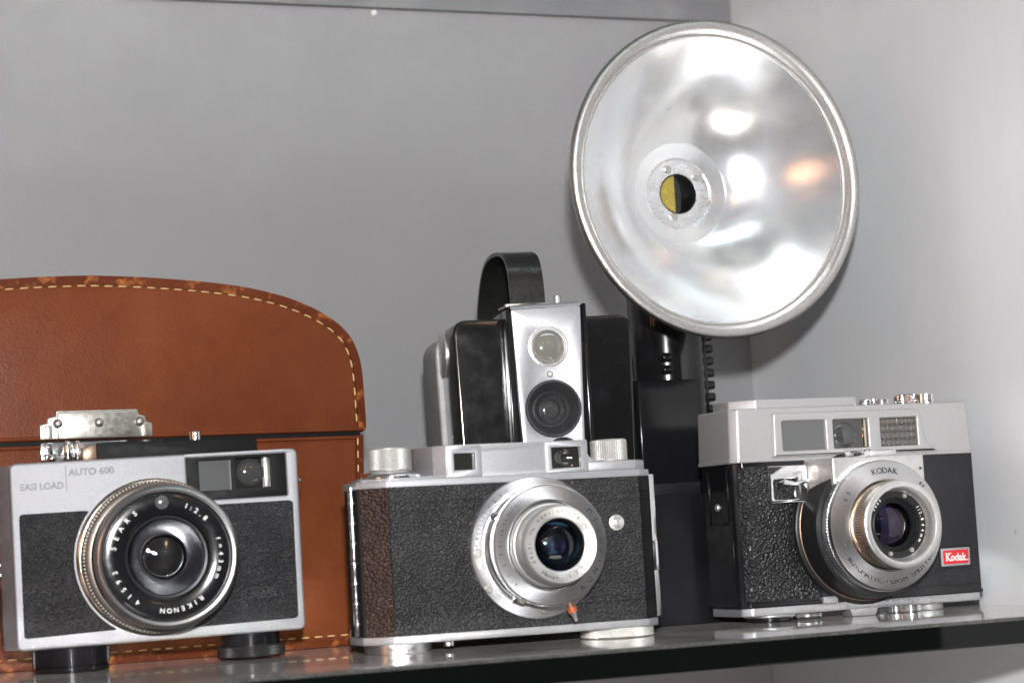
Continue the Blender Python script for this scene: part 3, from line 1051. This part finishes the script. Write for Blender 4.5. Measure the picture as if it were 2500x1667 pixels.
obj('lens_element', P().lathe(cx3, cz3, [(10.6, 24.4), (9.4, 25.9), (7.2, 27.1), (4.2, 27.95), (0, 28.3)], 48), 'lens_glass', ko)
obj('rear_element', P().lathe(cx3, cz3, [(10.5, 21.0), (8.0, 21.3), (5.5, 21.4), (4.8, 20.6), (3.0, 21.4), (0, 21.7)], 48), 'element', ko)
tx = P()
tl = 0.27
tx.ringtext('Hexar', cx3, cz3, 14.6, -126, -100, 2.9, -30.22, True, tilt=-tl).ringtext('1:3.5', cx3, cz3, 14.6, -76, -48, 2.7, -30.22, True, tilt=-tl)
tx.ringtext('f=50mm', cx3, cz3, 14.6, -24, 30, 2.6, -30.22, True, tilt=-tl).ringtext('Konishiroku', cx3, cz3, 14.6, 52, 132, 2.3, -30.22, True, tilt=-tl).ringtext('No 12760', cx3, cz3, 14.6, 150, 208, 2.2, -30.22, True, tilt=-tl)
tx.ringtext('KONIRAPID', cx2, cz2, 24.0, -54, 36, 3.5, -18.25, True, bold=0.04)
for k, t_ in enumerate(['200', '100', '50', '25', '10', '5', '2', '1', 'B']):
    tx.ringtext(t_, cx2, cz2, 24.2, 128+k*12-2.2*len(t_)/2, 128+k*12+2.2*len(t_)/2, 2.0, -18.25)
for k, t_ in enumerate(['2', '3', '5', '7', '10', '15', '30', '8', 'ft']):
    tx.ringtext(t_, bx, bz, 29.4, 118+k*7.5-2.0*len(t_)/2, 118+k*7.5+2.0*len(t_)/2, 2.3, -3.08)
for k in range(18): tx.ringtext('|', bx, bz, 27.9, 108+k*8, 108+k*8, 1.0, -3.2)
obj('lettering', tx, 'dark_ink', ko)
for dx, dz in ((-29.0, -1.2), (-24.6, -17.5), (1, -28.6)): obj('plate_screw', P().lathe(bx+dx, bz+dz, [(0, 3.7), (1.5, 3.7), (1.8, 3.4), (1.8, 2.6)], 20), 'nickel', ko)
pin = P().tube([(63.2, -4, 58.0), (62.0, -12, 58.6)], 0.9, 10)
pin.lathe(61.4, 58.8, [(0, 15.4), (1.4, 15.2), (2.1, 14.0), (2.3, 12.8), (1.8, 11.6), (0, 11)], 24)
pin.prism([(60.6, 57.4), (66.5, 57.8), (66.8, 59.2), (60.6, 60.4)], -12.6, -11.6, bev=0.2)
obj('cocking_lever', pin, 'chrome', ko)
lv = P()
pts = [(bx+25.2*math.cos(R(q)), -9.6, bz+25.2*math.sin(R(q))) for q in range(150, 236, 5)]
lv.tube(pts, 0.8, 8)
lv.prism([(69.0, 20.4), (74.2, 18.4), (78.6, 20.6), (80.0, 23.2), (75.6, 24.0), (70.0, 23.4)], -9.4, -8.2, bev=0.3)
lv.tube([(70.6, -8.6, 23.0), (73.4, -10.4, 26.2)], 0.8, 8)
obj('release_lever', lv, 'chrome', ko)
obj('lever_screw', P().lathe(73.4, 20.8, [(0, 11.0), (1.5, 10.8), (2.1, 10.0), (2.1, 8.6)], 20), 'nickel', ko)
cb = P().tube([(93.2, -13.5, 21.4), (95.2, -13.9, 16.4)], 2.1, 18)
cbo = obj('sync_socket', cb, 'brown_metal', ko)
obj('red_tip', P().tube([(95.2, -13.9, 16.3), (95.9, -14.1, 14.0)], 2.15, 18), 'red', cbo)
obj('pin', P().tube([(95.9, -14.1, 14), (96.5, -14.2, 12.3), (97.2, -14.3, 9.9)], [1.6, 0.9, 0.7], 12), 'nickel', cbo)
scw = P()
for q in range(4): scw.lathe(125.4, 53.3, [(3.8-q*0.9, 0.3+q*.25), (3.7-q*.9, 0.8+q*.25), (3.2-q*0.9, 0.95+q*.25), (2.9-q*.9, 0.5+q*.25)], 36)
scw.lathe(125.4, 53.3, [(0.9, 1.5), (0, 1.6)], 24)
obj('front_screw', scw, 'satin_grey', ko)
# below
cl = P()
prof = [(15.4, 4.7)]
for q in range(6): prof += [(15.4, 4.5-q*.75), (14.9, 4.35-q*.75), (14.9, 4.0-q*.75), (15.4, 3.9-q*.75)]
prof += [(15.2, 0.1), (0, 0.1)]
cl.lathe(21.6, 16, prof, 80, axis='z')
obj('base_collar', cl, 'ring_chrome', ko)
obj('base_pin', P().lathe(45, 13, [(0, 1.3), (2.0, 1.4), (2.4, 1.9), (2.4, 4.7)], 24, axis='z'), 'chrome', ko)
wh = P().lathe(128.6, 15, [(0, 0.1), (16.6, 0.1), (17.1, 0.5), (17.1, 4.4), (16.4, 4.7)], 110, axis='z').studs(128.6, 15, 17.1, 0.5, 4.4, 120, 5, 0.3)
obj('base_wheel', wh, 'knurl', ko)

# ------------------------------------------------------------------ automatic camera (right)
kd_ = thing('rangefinder_camera', 'black camera with silver top, three windows and a small red badge, beside the right wall', 'camera', (500, 933, 0), 0, 0, GR)
plan = rpoly([(-4.5, 0), (129.6, 0), (130.6, 3), (129, 36), (126, 39), (-6, 39), (-9.0, 36), (-9.0, 4.5)], [3, 1.5, 1.5, 3, 3, 3, 3, 3], 5)
obj('body', P().prism(plan, 8.6, 79.6, axis='z'), 'black', kd_, smooth=30)
grp = [(-2.5, 10.8), (32, 10.8)]+arc(60.5, 44.3, 39.2, 232, 158, 18)+[(25.5, 58.4), (25.5, 77.4), (-2.5, 77.4)]
gv = P()
# bulging grip: a sheet that swells towards the viewer
nu, nv_ = 30, 30
gp = P()
grid = []
for j in range(nv_+1):
    zz = 10.9+(77.2-10.9)*j/nv_
    dz_ = (zz-44.3)/39.6
    xr = 60.5-39.6*math.sqrt(max(0, 1-dz_*dz_)) if abs(dz_) < 1 else 60
    xr = max(xr, 20.0) if zz < 60 else 30.2
    xr = min(xr, 36)
    row = []
    for i in range(nu+1):
        t_ = i/nu
        xx = -6.5+(xr+6.5)*t_
        yy_ = -0.15-1.9*math.sin(PI*min(1, max(0, t_*1.02)))**0.7
        if xx < -2: yy_ = max(yy_, -1.2)+((-2-xx)/4.5)**2*2.0
        row.append((xx, yy_, zz))
    grid.append(row)
gp.add([q for row in grid for q in row], [(j*(nu+1)+i, j*(nu+1)+i+1, (j+1)*(nu+1)+i+1, (j+1)*(nu+1)+i) for j in range(nv_) for i in range(nu)])
obj('grip_leather', gp, 'lea_wrinkle', kd_, smooth=60)
obj('front_leather', P().plate([rpoly(rect(84, 128.6, 12.2, 78.6), 0.6, 2)], -0.5, 0.6, 0.2), 'lea_dull', kd_)
sp_ = P().plate([rpoly([(9, 11), (36, 11), (36, 75.8), (9, 75.8)], 1, 3)], 0, 0)if False else P()
# side door recess
sdp = P().prism(rpoly([(10, 50.5), (29, 50.5), (29, 75.8), (10, 75.8)], 1.5, 4), -9.5, -9.0, axis='x')
obj('side_frame', P().box(-9.6, -8.9, 8.5, 10.0, 50, 76.5, 0.2).box(-9.6, -8.9, 29, 30.5, 50, 76.5, 0.2).box(-9.6, -8.9, 8.5, 30.5, 49.2, 50.5, 0.2).box(-9.4, -8.9, 6.5, 7.0, 9, 49, 0.1), 'black', kd_)
obj('side_screw', P().lathe(20, 58, [(0, -10.6), (1.5, -10.4), (1.9, -9.6), (1.9, -8.9)], 20, axis='x'), 'satin_grey', kd_)
# silver top housing
pl2 = rpoly([(-6.6, -0.6), (129.0, -0.6), (130.2, 2), (129.2, 37), (126, 40), (-7, 40), (-10.0, 37), (-10.0, 3.2)], [2.5, 1.5, 2, 3, 3, 3, 3, 2.5], 5)
pl3 = [(60+(p[0]-60)*0.985, p[1]*0.99+0.2) for p in pl2]
th = P().prism(pl2, 79.5, 106.2, bev=1.8, seg=4, axis='z', top=pl3)
obj('top_housing', th, 'satin_white', kd_, smooth=50)
obj('housing_lip', P().prism([(p[0], p[1]) for p in grow(pl2, 0.35)], 79.2, 81.2, bev=0.6, axis='z'), 'satin_white', kd_, smooth=50)
hd = P().prism(rpoly([(9.5, 8), (68.5, 8), (68.5, 36), (-1, 36), (-1, 18)], 2, 3), 105.8, 111.0, bev=1.2, seg=3, axis='z')
obj('shoe_cover', hd, 'satin_white', kd_, smooth=50)
d1 = P().lathe(85.5, 20, [(7.2, 105.8), (7.4, 106.2), (7.4, 109.6), (7.0, 110), (0, 110)], 60, axis='z').studs(85.5, 20, 7.4, 106.2, 109.6, 34, 3, 0.5)
obj('top_dial', d1, 'chrome', kd_)
d1 = P().lathe(110.0, 20, [(9.7, 105.8), (9.9, 106.2), (9.9, 111.4), (9.4, 111.8), (0, 111.8)], 72, axis='z').studs(110.0, 20, 9.9, 106.2, 111.4, 40, 4, 0.6)
obj('top_dial', d1, 'chrome', kd_)
# raised window bezel
bz_ = rpoly([(12.2, 81.5), (109.0, 81.5), (101.5, 84.5), (98.2, 103.2), (13.0, 103.3)], [0.6, 0.5, 6, 2.5, 1.5], 6)
w1 = rpoly(rect(17.6, 42.4, 84.3, 99.1), 1, 3)
w2 = rpoly(rect(46.9, 67.1, 84.5, 99.0), 0.8, 3)
w3 = rpoly(rect(74.4, 96.0, 84.6, 98.9), 0.5, 3)
bzo = obj('window_bezel', P().plate([bz_, w1, w2, w3], -3.0, -0.5, 0.9, 2), 'satin_white', kd_, smooth=50)
obj('window', P().box(17, 43, -1.6, -1.2, 83.8, 99.6), 'window_grey', bzo)
obj('window', P().box(46.3, 67.7, -1.0, -0.8, 84, 99.5), 'window_dark', bzo)
obj('finder_lens', P().lathe(54.2, 91.0, [(6.6, 0.9), (6.0, 1.5), (4.2, 2.1), (2, 2.5), (0, 2.6)], 32), 'element_g', bzo)
obj('window_edge', P().box(65.0, 66.4, -1.7, -1.0, 84.6, 98.8, 0.1).lathe(54.6, 91.2, [(10.4, 1.0), (10.2, 1.4), (9.9, 1.0)], 40).box(46.5, 67.5, -1.1, -0.9, 84, 84.4), 'brown_chrome', bzo)
# ribbed meter cell
mc = P()
for i in range(8):
    for j in range(4):
        x0 = 74.2+i*2.74
        z0 = 84.4+j*3.64
        mc.add([(x0, -1.2, z0), (x0+2.6, -1.2, z0), (x0+2.6, -1.2, z0+3.5), (x0, -1.2, z0+3.5), (x0+0.8, -2.1, z0+1.1), (x0+1.8, -2.1, z0+1.1), (x0+1.8, -2.1, z0+2.4), (x0+.8, -2.1, z0+2.4)],
               [(0, 1, 5, 4), (1, 2, 6, 5), (2, 3, 7, 6), (3, 0, 4, 7), (4, 5, 6, 7)])
mc.box(73.8, 96.6, -1.0, -0.6, 84, 99.5)
obj('meter_cell', mc, 'cell', bzo, smooth=15)
# lever plate
lpz = P().plate([rpoly(rect(8.0, 29.6, 58.6, 77.0), 0.8, 3), rpoly(rect(10.6, 23.2, 60.2, 70.4), 1.2, 3)], -2.9, -1.2, 0.3)
lpo = obj('lever_plate', lpz, 'chrome', kd_)
obj('lever_recess', P().box(10.2, 23.6, -1.6, -1.3, 59.8, 70.8), 'black', lpo)
obj('lever_arm', P().prism([(12.0, 68.6), (16, 70.2), (22, 68.6), (29.0, 69.9), (29.4, 67.9), (22, 66.8), (15, 67.4)], -5.6, -3.6, bev=0.5), 'chrome', lpo)
# lens board and shroud
bdp = P().prism([(29.6, 0), (36.6, -17.5), (89.0, -17.5), (93.0, 0)], 62.5, 79.4, bev=0.9, seg=3, axis='z')
obj('lens_board', bdp, 'satin_grey', kd_, smooth=40)
obj('board_clip', P().box(49, 74, -17, -8, 79.2, 82.4, 0.8).lathe(57, 80.8, [(2.2, 17.6), (2.2, 16)], 24), 'chrome', kd_)
obj('red_index', P().prism([(86.2, 71.3), (87.8, 72.2), (86.2, 73.1)], -17.75, -17.4), 'dark_ink', kd_)
sh = P().lathe(60.5, 44.3, [(38.8, -0.5), (38.4, 1.6), (37.0, 2.4), (36.2, 2.4), (36.0, 4), (35.0, 15.8), (30, 16.2)])
obj('shroud', sh, 'black_satin', kd_)
obj('shroud_trim', P().lathe(60.5, 44.3, [(37.0, 2.2), (36.8, 2.7), (36.4, 2.9), (35.8, 2.2)]), 'brown_metal', kd_)
q0 = (60.7, 44.7)
rg = P().lathe(*q0, [(30, 16.0), (32.0, 16.3), (32.3, 17.0), (32.3, 21.5), (31.6, 22.0)], 110).ridges(*q0, 32.2, 16.8, 21.4, 130, 0.5, 0.55)
obj('speed_ring', rg, 'ring_chrome', kd_)
fc = P().lathe(*q0, [(32.2, 21.3), (32.2, 23.4), (31.7, 24.3), (30.8, 24.6), (22.8, 26.6), (22.2, 26.2), (21.8, 25.4)], 128)
obj('shutter_ring', fc, 'ring_chrome', kd_)
q1 = (60.4, 44.7)
ba = P().lathe(*q1, [(21.9, 24), (21.2, 25.6), (21.0, 29), (21.5, 29.6), (21.5, 38.6)], 110).studs(*q1, 21.5, 30.0, 34.6, 100, 3, 0.35, axis='y')
obj('lens_barrel', ba, 'brown_chrome', kd_)
ri = P().lathe(*q1, [(21.4, 38.2), (21.7, 39.0), (21.5, 39.8), (20.9, 40.2), (18.6, 40.2), (18.1, 39.8), (17.0, 35.6), (16.8, 34.6), (16.4, 33.9)], 110)
obj('front_rim', ri, 'satin_grey', kd_)
nr_ = P().lathe(*q1, [(17.0, 34.4), (16.6, 34.0), (13.3, 33.6), (13.0, 33.0), (12.6, 33.2), (12.2, 32.2), (11.7, 32.4), (11.3, 31.2), (11.0, 31.2), (10.8, 26)], 96)
obj('name_ring', nr_, 'black_satin', kd_)
tx = P().ringtext('f/2.8', q1[0], q1[1], 14.9, 33, 8, 2.2, -34.0, False, bold=0.03).ringtext('44mm', q1[0], q1[1], 14.9, -3, -34, 2.2, -34.0, False, bold=0.03)
obj('lettering', P().ringtext('8689', q1[0], q1[1], 14.9, 148, 126, 2.0, -34.0, False, bold=0.02), 'white', kd_)
obj('lettering', tx, 'white', kd_)
for dx, dz in ((5.6, 13.9), (7.6, -12.6), (-4.6, -14.0)): obj('ring_screw', P().lathe(q1[0]+dx, q1[1]+dz, [(0, 34.5), (1.0, 34.4), (1.4, 33.6)], 16), 'nickel', kd_)
obj('lens_element', P().lathe(*q1, [(11.0, 28.6), (8.9, 30.0), (5.6, 31.1), (0, 31.7)], 48), 'lens_glass', kd_)
obj('rear_element', P().lathe(*q1, [(10.9, 24.2), (8.0, 25.3), (4.4, 26.1), (0, 26.4)], 48), 'element_p', kd_)
obj('lettering', P().ringtext('AUTOMATIC FLASH SHUTTER', q0[0], q0[1], 27.4, -146, -34, 4.0, -25.65, True, tilt=-0.25), 'dark_ink', kd_)
tx = P().ringtext('KODAK', q0[0], q0[1], 27.2, 103, 77, 4.2, -25.65, False, tilt=0.25)
obj('lettering', tx, 'dark_ink', kd_)
for t_, rr_, aa, ab, hh, inw in (('80', 28.6, 44, 40, 2.6, False), ('40', 28.6, 26, 22, 2.6, False), ('60', 27, 150, 142, 3.0, False), ('A', 28, 215, 215, 3.4, True)):
    obj('lettering', P().ringtext(t_, q0[0], q0[1], rr_, aa, ab, hh, -25.62 if rr_ < 28.2 else -25.3, inw, tilt=-.25 if inw else .25), 'dark_ink', kd_)
# badge
bg = P().plate([rpoly([(105.6, 21.8), (123.0, 22.0), (123.2, 31.1), (105.8, 31.0)], 0.5, 3)], -1.2, -0.3, 0.25)
bgo = obj('badge', bg, 'satin', kd_)
obj('badge_panel', P().plate([rpoly([(106.9, 22.9), (121.9, 23.1), (122.0, 30.0), (107.0, 29.9)], 0.6, 3)], -1.36, -1.0, 0.08), 'logo_red', bgo)
tx = P().text('Kodak', 114.4, 24.6, 5.4, -1.42, 0.12, 0.86, 0.14, center=True)
for xx, zz in ((108.1, 24.55), (110.2, 24.55), (108.1, 28.2), (110.2, 28.2), (118.6, 24.55), (120.3, 24.55)): tx.box(xx, xx+1.5, -1.46, -1.38, zz, zz+.5)
obj('lettering', tx, 'white', bgo)
obj('badge_recess', P().plate([rpoly(rect(104.6, 124.0, 20.4, 32.4), 0.4, 2), rpoly(rect(105.0, 123.6, 20.8, 32.0), 0.4, 2)], -0.75, -0.4, 0.1), 'black_satin', kd_)
# base
obj('base_trim', P().prism(grow(plan, 0.5), 7.6, 9.6, bev=0.3, axis='z'), 'black', kd_, smooth=30)
def dustbase():
    p = P().prism([(p[0]*0.985+0.5, p[1]*0.98-0.2) for p in plan], 3.6, 7.7, bev=0.5, axis='z')
    for k in range(420):
        xx = random.triangular(26, 128, 80)
        zz = 7.5-abs(random.gauss(0, 0.9)) if random.random() < .65 else 4.0+abs(random.gauss(0, .5))
        rr = random.uniform(.12, .42)
        yb = -0.3-random.uniform(0, .3)
        p.add([(xx-rr, yb, zz), (xx+rr, yb, zz), (xx, yb-rr, zz), (xx, yb, zz+rr), (xx, yb, zz-rr)], [(0, 2, 3), (2, 1, 3), (0, 4, 2), (2, 4, 1)])
    return p
obj('base_plate', dustbase(), 'satin', kd_, smooth=30)
obj('slider', P().box(35.0, 42.0, -2.2, 1, 7.7, 11.0, 0.3).box(39.8, 43.4, -1.6, 1, 7.8, 10.8, 0.2), 'satin', kd_)
obj('base_disc', P().lathe(12.2, 13.5, [(0, 2.4), (12.6, 2.4), (13.0, 2.8), (13.0, 4.2), (12, 4.4)], 72, axis='z'), 'satin', kd_)
obj('base_foot', P().lathe(12.2, 13.5, [(0, 0.1), (11.2, 0.1), (11.6, 0.4), (11.6, 2.5)], 72, axis='z'), 'black', kd_)
obj('base_dial', P().lathe(31.5, 9.5, [(0, 0.8), (6.6, 0.8), (6.9, 1.2), (6.9, 3.0), (6.2, 3.7)], 48, axis='z').studs(31.5, 9.5, 6.9, 1.2, 3.0, 40, 2, 0.4), 'chrome', kd_)
obj('base_lever', P().prism([(50.2, 3.9), (51.6, 0.1), (64.8, 0.1), (66.4, 3.9)], -1.2, 9, bev=0.3), 'satin', kd_)
obj('base_wheel', P().lathe(85.8, 13.5, [(0, 0.1), (12.3, 0.1), (12.6, 0.4), (12.6, 3.5), (12.2, 3.7)], 90, axis='z').studs(85.8, 13.5, 12.6, 0.4, 3.5, 60, 4, 0.45), 'chrome', kd_)
obj('tripod_socket', P().lathe(104.5, 12, [(0, 0.1), (7.0, 0.1), (7.3, 0.5), (7.3, 3.7)], 48, axis='z'), 'satin', kd_)
obj('strap_lug', P().box(130.0, 132.5, 8, 11, 76.6, 78.2, 0.3), 'black', kd_)

# ------------------------------------------------------------------ box camera on the block
bo = thing('box_camera', 'black bakelite box camera with silver front strip and loop handle, on the black block', 'camera', (395, 985, 66.85), -10, 0, GR)
# front shell with rounded edges
def shell(x0, x1, y0, y1, z0, z1, rt, rs):
    p = P()
    pol = rpoly([(x0+2, z0), (x1-2, z0), (x1, z1), (x0, z1)], [2, 2, rt, rt], 8)
    return p.prism(pol, y0, y1, bev=rs, seg=5)
obj('front_shell', shell(-25.5, 68.0, 11.5, 52, 0.05, 93.2, 7.5, 3.2), 'bakelite', bo, smooth=50)
rs = shell(-28.5, 68.5, 51.5, 93, 0.05, 90.5, 12, 7)
obj('back_shell', rs, 'ribbed', bo, smooth=50)
# central block
cb_ = P().prism([(0.2, -0.5), (0.9, 0.05), (41.0, 0.05), (41.8, -0.5), (42.6, 12.5), (-0.4, 12.5)], 0.05, 97.2, axis='z')
obj('front_block', P().prism([(0.6, 0.05), (41.2, 0.05), (41.6, 97.4), (0.2, 96.4)], 9.0, 34, bev=0.5).plate([[(0.6, 0.05), (41.2, 0.05), (41.6, 97.4), (0.2, 96.4)], circ(21.3, 45.6, 13.7)], 0.9, 8.99, 0.3), 'bakelite', bo, smooth=40)
obj('block_trim', P().box(0.1, 1.5, -0.2, 3, 0.3, 96.6, 0.4).box(39.6, 41.6, -0.4, 30, 0.3, 98.6, 0.6), 'black', bo)
fp = rpoly([(6.0, 4), (36.2, 4), (38.5, 97.2), (2.6, 96.2)], 0.8, 3)
holes = [circ(20.8, 77.1, 8.0), circ(21.3, 45.6, 13.6)]
# the strip folds over the top edge
fpl = P().plate([fp]+holes, -0.6, 0.8, 0.2)
fo = obj('face_plate', fpl, 'satin', bo)
tpf = P()
tpts = [(-0.5, 96.8), (0.2, 98.3), (1.6, 99.1), (4, 99.4), (24, 99.6)]
vs = []
for y_, z_ in tpts: vs += [(2.4, y_, z_-.4), (38.6, y_, z_+.6)]
tpf.add(vs, [(2*i, 2*i+1, 2*i+3, 2*i+2) for i in range(len(tpts)-1)])
obj('top_strip', tpf, 'satin', bo, smooth=60)
vfr = P().lathe(20.8, 77.1, [(10.5, 0.5), (10.4, 0.95), (9.7, 1.15), (9.3, 0.8), (8.7, 1.0), (8.0, 1.7), (7.6, 1.4), (7.5, 0.2)], 64)
obj('finder_ring', vfr, 'satin_grey', fo)
obj('finder_lens', P().lathe(20.8, 77.1, [(7.7, 0.3), (6.2, 1.1), (4.0, 1.7), (2, 2.0), (0, 2.1)], 48), 'finder_glass', fo)
obj('face_screw', P().lathe(20.8, 63.1, [(0, 1.2), (1.1, 1.15), (1.6, 0.7), (1.6, 0.4)], 20), 'nickel', fo)
lr = P().lathe(21.3, 45.6, [(14.5, 0.4), (14.5, 2.0), (14.0, 2.6), (13.3, 2.6), (12.8, 2.2), (9.3, -3.6), (8.9, -3.4), (8.2, -3.8), (7.9, -4.6), (5.6, -6.4), (5.1, -6.2), (4.9, -7.5)], 80)
obj('lens_cone', lr, 'cone', fo)
obj('lens_element', P().lathe(21.3, 45.6, [(5.1, -7.4), (4.6, -6.9), (2.8, -6.4), (0, -6.2)], 40), 'element_g', fo)
obj('release_pin', P().lathe(29.0, 9, [(0, 104.0), (1.5, 103.9), (1.9, 103.4), (1.9, 99.0)], 20, axis='z'), 'satin_grey', bo)
obj('winding_crest', P().lathe(16.5, 22, [(0, 101.2), (9, 100.9), (14, 100.2), (15.5, 99.6), (15.6, 98.8)], 56, axis='z'), 'nickel', bo)
obj('winding_knob', P().lathe(44, 79, [(0, -26.3), (11.6, -26.3), (12.2, -26.0), (12.2, -24.0)], 64, axis='x'), 'satin_grey', bo)
# loop handle
ctrl = [(11.5, 97.5), (10.8, 107), (11.6, 116), (15, 122.8), (22, 127.0), (33, 129.2), (46, 129.8), (60, 128.0), (72, 121.5), (81, 110), (86, 98), (88, 88)]
path = smoothline(ctrl, 4)
n_ = len(path)
xs = [(5.2-4.0*(i/(n_-1)), 23.2-4.2*(i/(n_-1))) for i in range(n_)]
obj('handle', P().ribbon(path, xs, 1.9), 'strap', bo, smooth=50)
obj('handle_mount', P().box(2, 26, 9, 14.5, 98.6, 100.6, 0.6), 'nickel', bo)

# ------------------------------------------------------------------ flash gun
fg = thing('flash_gun', 'black flash gun with large round silver reflector, standing on the black block', 'flash', (450, 990, 66.85))
tb = P().lathe(66, 62, [(0, 0.1), (19.8, 0.1), (20.4, 0.8), (20.4, 176), (18, 178), (0, 178)], 96, axis='z')
obj('battery_tube', tb, 'bakelite', fg, smooth=40)
cs = P().prism(rpoly([(36.5, 39), (74.5, 39), (78, 46), (78, 84), (40, 84), (35, 46)], [1.5, 2.5, 2, 1, 1, 2], 4), 0.1, 62.4, bev=0.7, axis='z')
obj('casing', cs, 'black', fg, smooth=40)
obj('casing_step', P().box(31.5, 35.4, 44, 60, 5, 57, 0.8).box(42, 70, 38.4, 39.4, 0.3, 6.5, 0.4), 'black_satin', fg)
sw = P()
for z_ in (65.5, 72.2): sw.box(53.0, 60.0, 40.5, 46, z_, z_+5.2, 2.3, 4)
obj('switch', sw, 'black', fg, smooth=60)
rb = P()
for k in range(7): rb.box(85.0, 92.4, 56, 68, 44.5+k*6.7, 49.2+k*6.7, 1.2, 3)
rb.box(84.5, 87.5, 55, 69, 42, 98, 0.8)
obj('grip_rack', rb, 'black', fg, smooth=50)
obj('head', P().box(48, 88, 46, 80, 142, 182, 3, 4), 'black_satin', fg)
# reflector
RC = (517.5-450, 230.7-66.85)
YR = 10  # rim plane lies 10 mm ahead of the tube's origin (y = -10)
def wq(w): return -YR+0-w  # depth behind the rim -> w coordinate used by lathe (towards the viewer is positive)
def prof_(pts): return [(r, YR-dp) for r, dp in pts]
outer = [(11, 62), (30, 56), (58, 36), (76, 12), (80.5, 3), (83.6, 2.6)]
rim = [(83.2, 3.0), (84.6, 1.4), (84.8, -0.6), (84.0, -2.2), (82.4, -2.9), (80.6, -2.6), (79.2, -1.4), (78.4, 0.4), (77.6, 1.6), (77.0, 1.4), (76.4, 1.8), (75.8, 3.0)]
bowl = [(75.8, 3.0)]
for k in range(1, 40):
    r_b = 75.8-(75.8-28.0)*k/39
    dp = 47.0-44.0*(((r_b-14)/(75.8-14))**2.0)
    bowl.append((r_b, dp))
dl = bowl[-1][1]
bowl += [(27.6, dl+0.5), (27.0, dl+0.6), (19.6, dl+2.2)]
rf = obj('reflector', P().lathe(*RC, prof_(bowl), 160), 'bowl', fg, smooth=30)
obj('rim', P().lathe(*RC, prof_(rim), 160), 'rim', rf, smooth=60)
obj('reflector_back', P().lathe(*RC, prof_(outer), 120), 'rim', rf, smooth=60)
hb = [(19.7, dl+2.1), (19.3, dl+2.6), (18.6, dl+2.9), (11.2, dl+2.9), (11.0, dl+3.3)]
obj('hub_disc', P().lathe(*RC, prof_(hb), 96), 'bowl_disc', rf)
sk = [(11.2, dl+2.9), (10.9, dl+4), (10.9, dl+17), (0, dl+17)]
obj('bulb_socket', P().lathe(*RC, prof_(sk), 64), 'black', rf)
# brass half sleeve inside the socket
bs = P()
vs = []
fs = []
nn = 24
for k in range(nn+1):
    a = R(95+170*k/nn)
    for dq in (3.4, 4.4): vs.append((RC[0]+10.3*math.cos(a), -(YR-(dl+dq)), RC[1]+10.3*math.sin(a)))
for k in range(nn): fs.append((2*k, 2*k+1, 2*k+3, 2*k+2))
bs.add(vs, fs)
bs.plate([arc(RC[0], RC[1], 10.2, 98, 262, 24)], dl+4.4-YR, dl+4.8-YR)
obj('brass_contact', bs, 'brass', rf, smooth=60)
for dx, dz in ((-5.6, 13.4), (11.2, 9.4), (-3.6, -12.8)): obj('hub_screw', P().lathe(RC[0]+dx, RC[1]+dz, [(0, YR-dl-1.4), (1.7, YR-dl-1.6), (2.2, YR-dl-2.3), (2.2, YR-dl-3.0)], 20), 'nickel', rf)
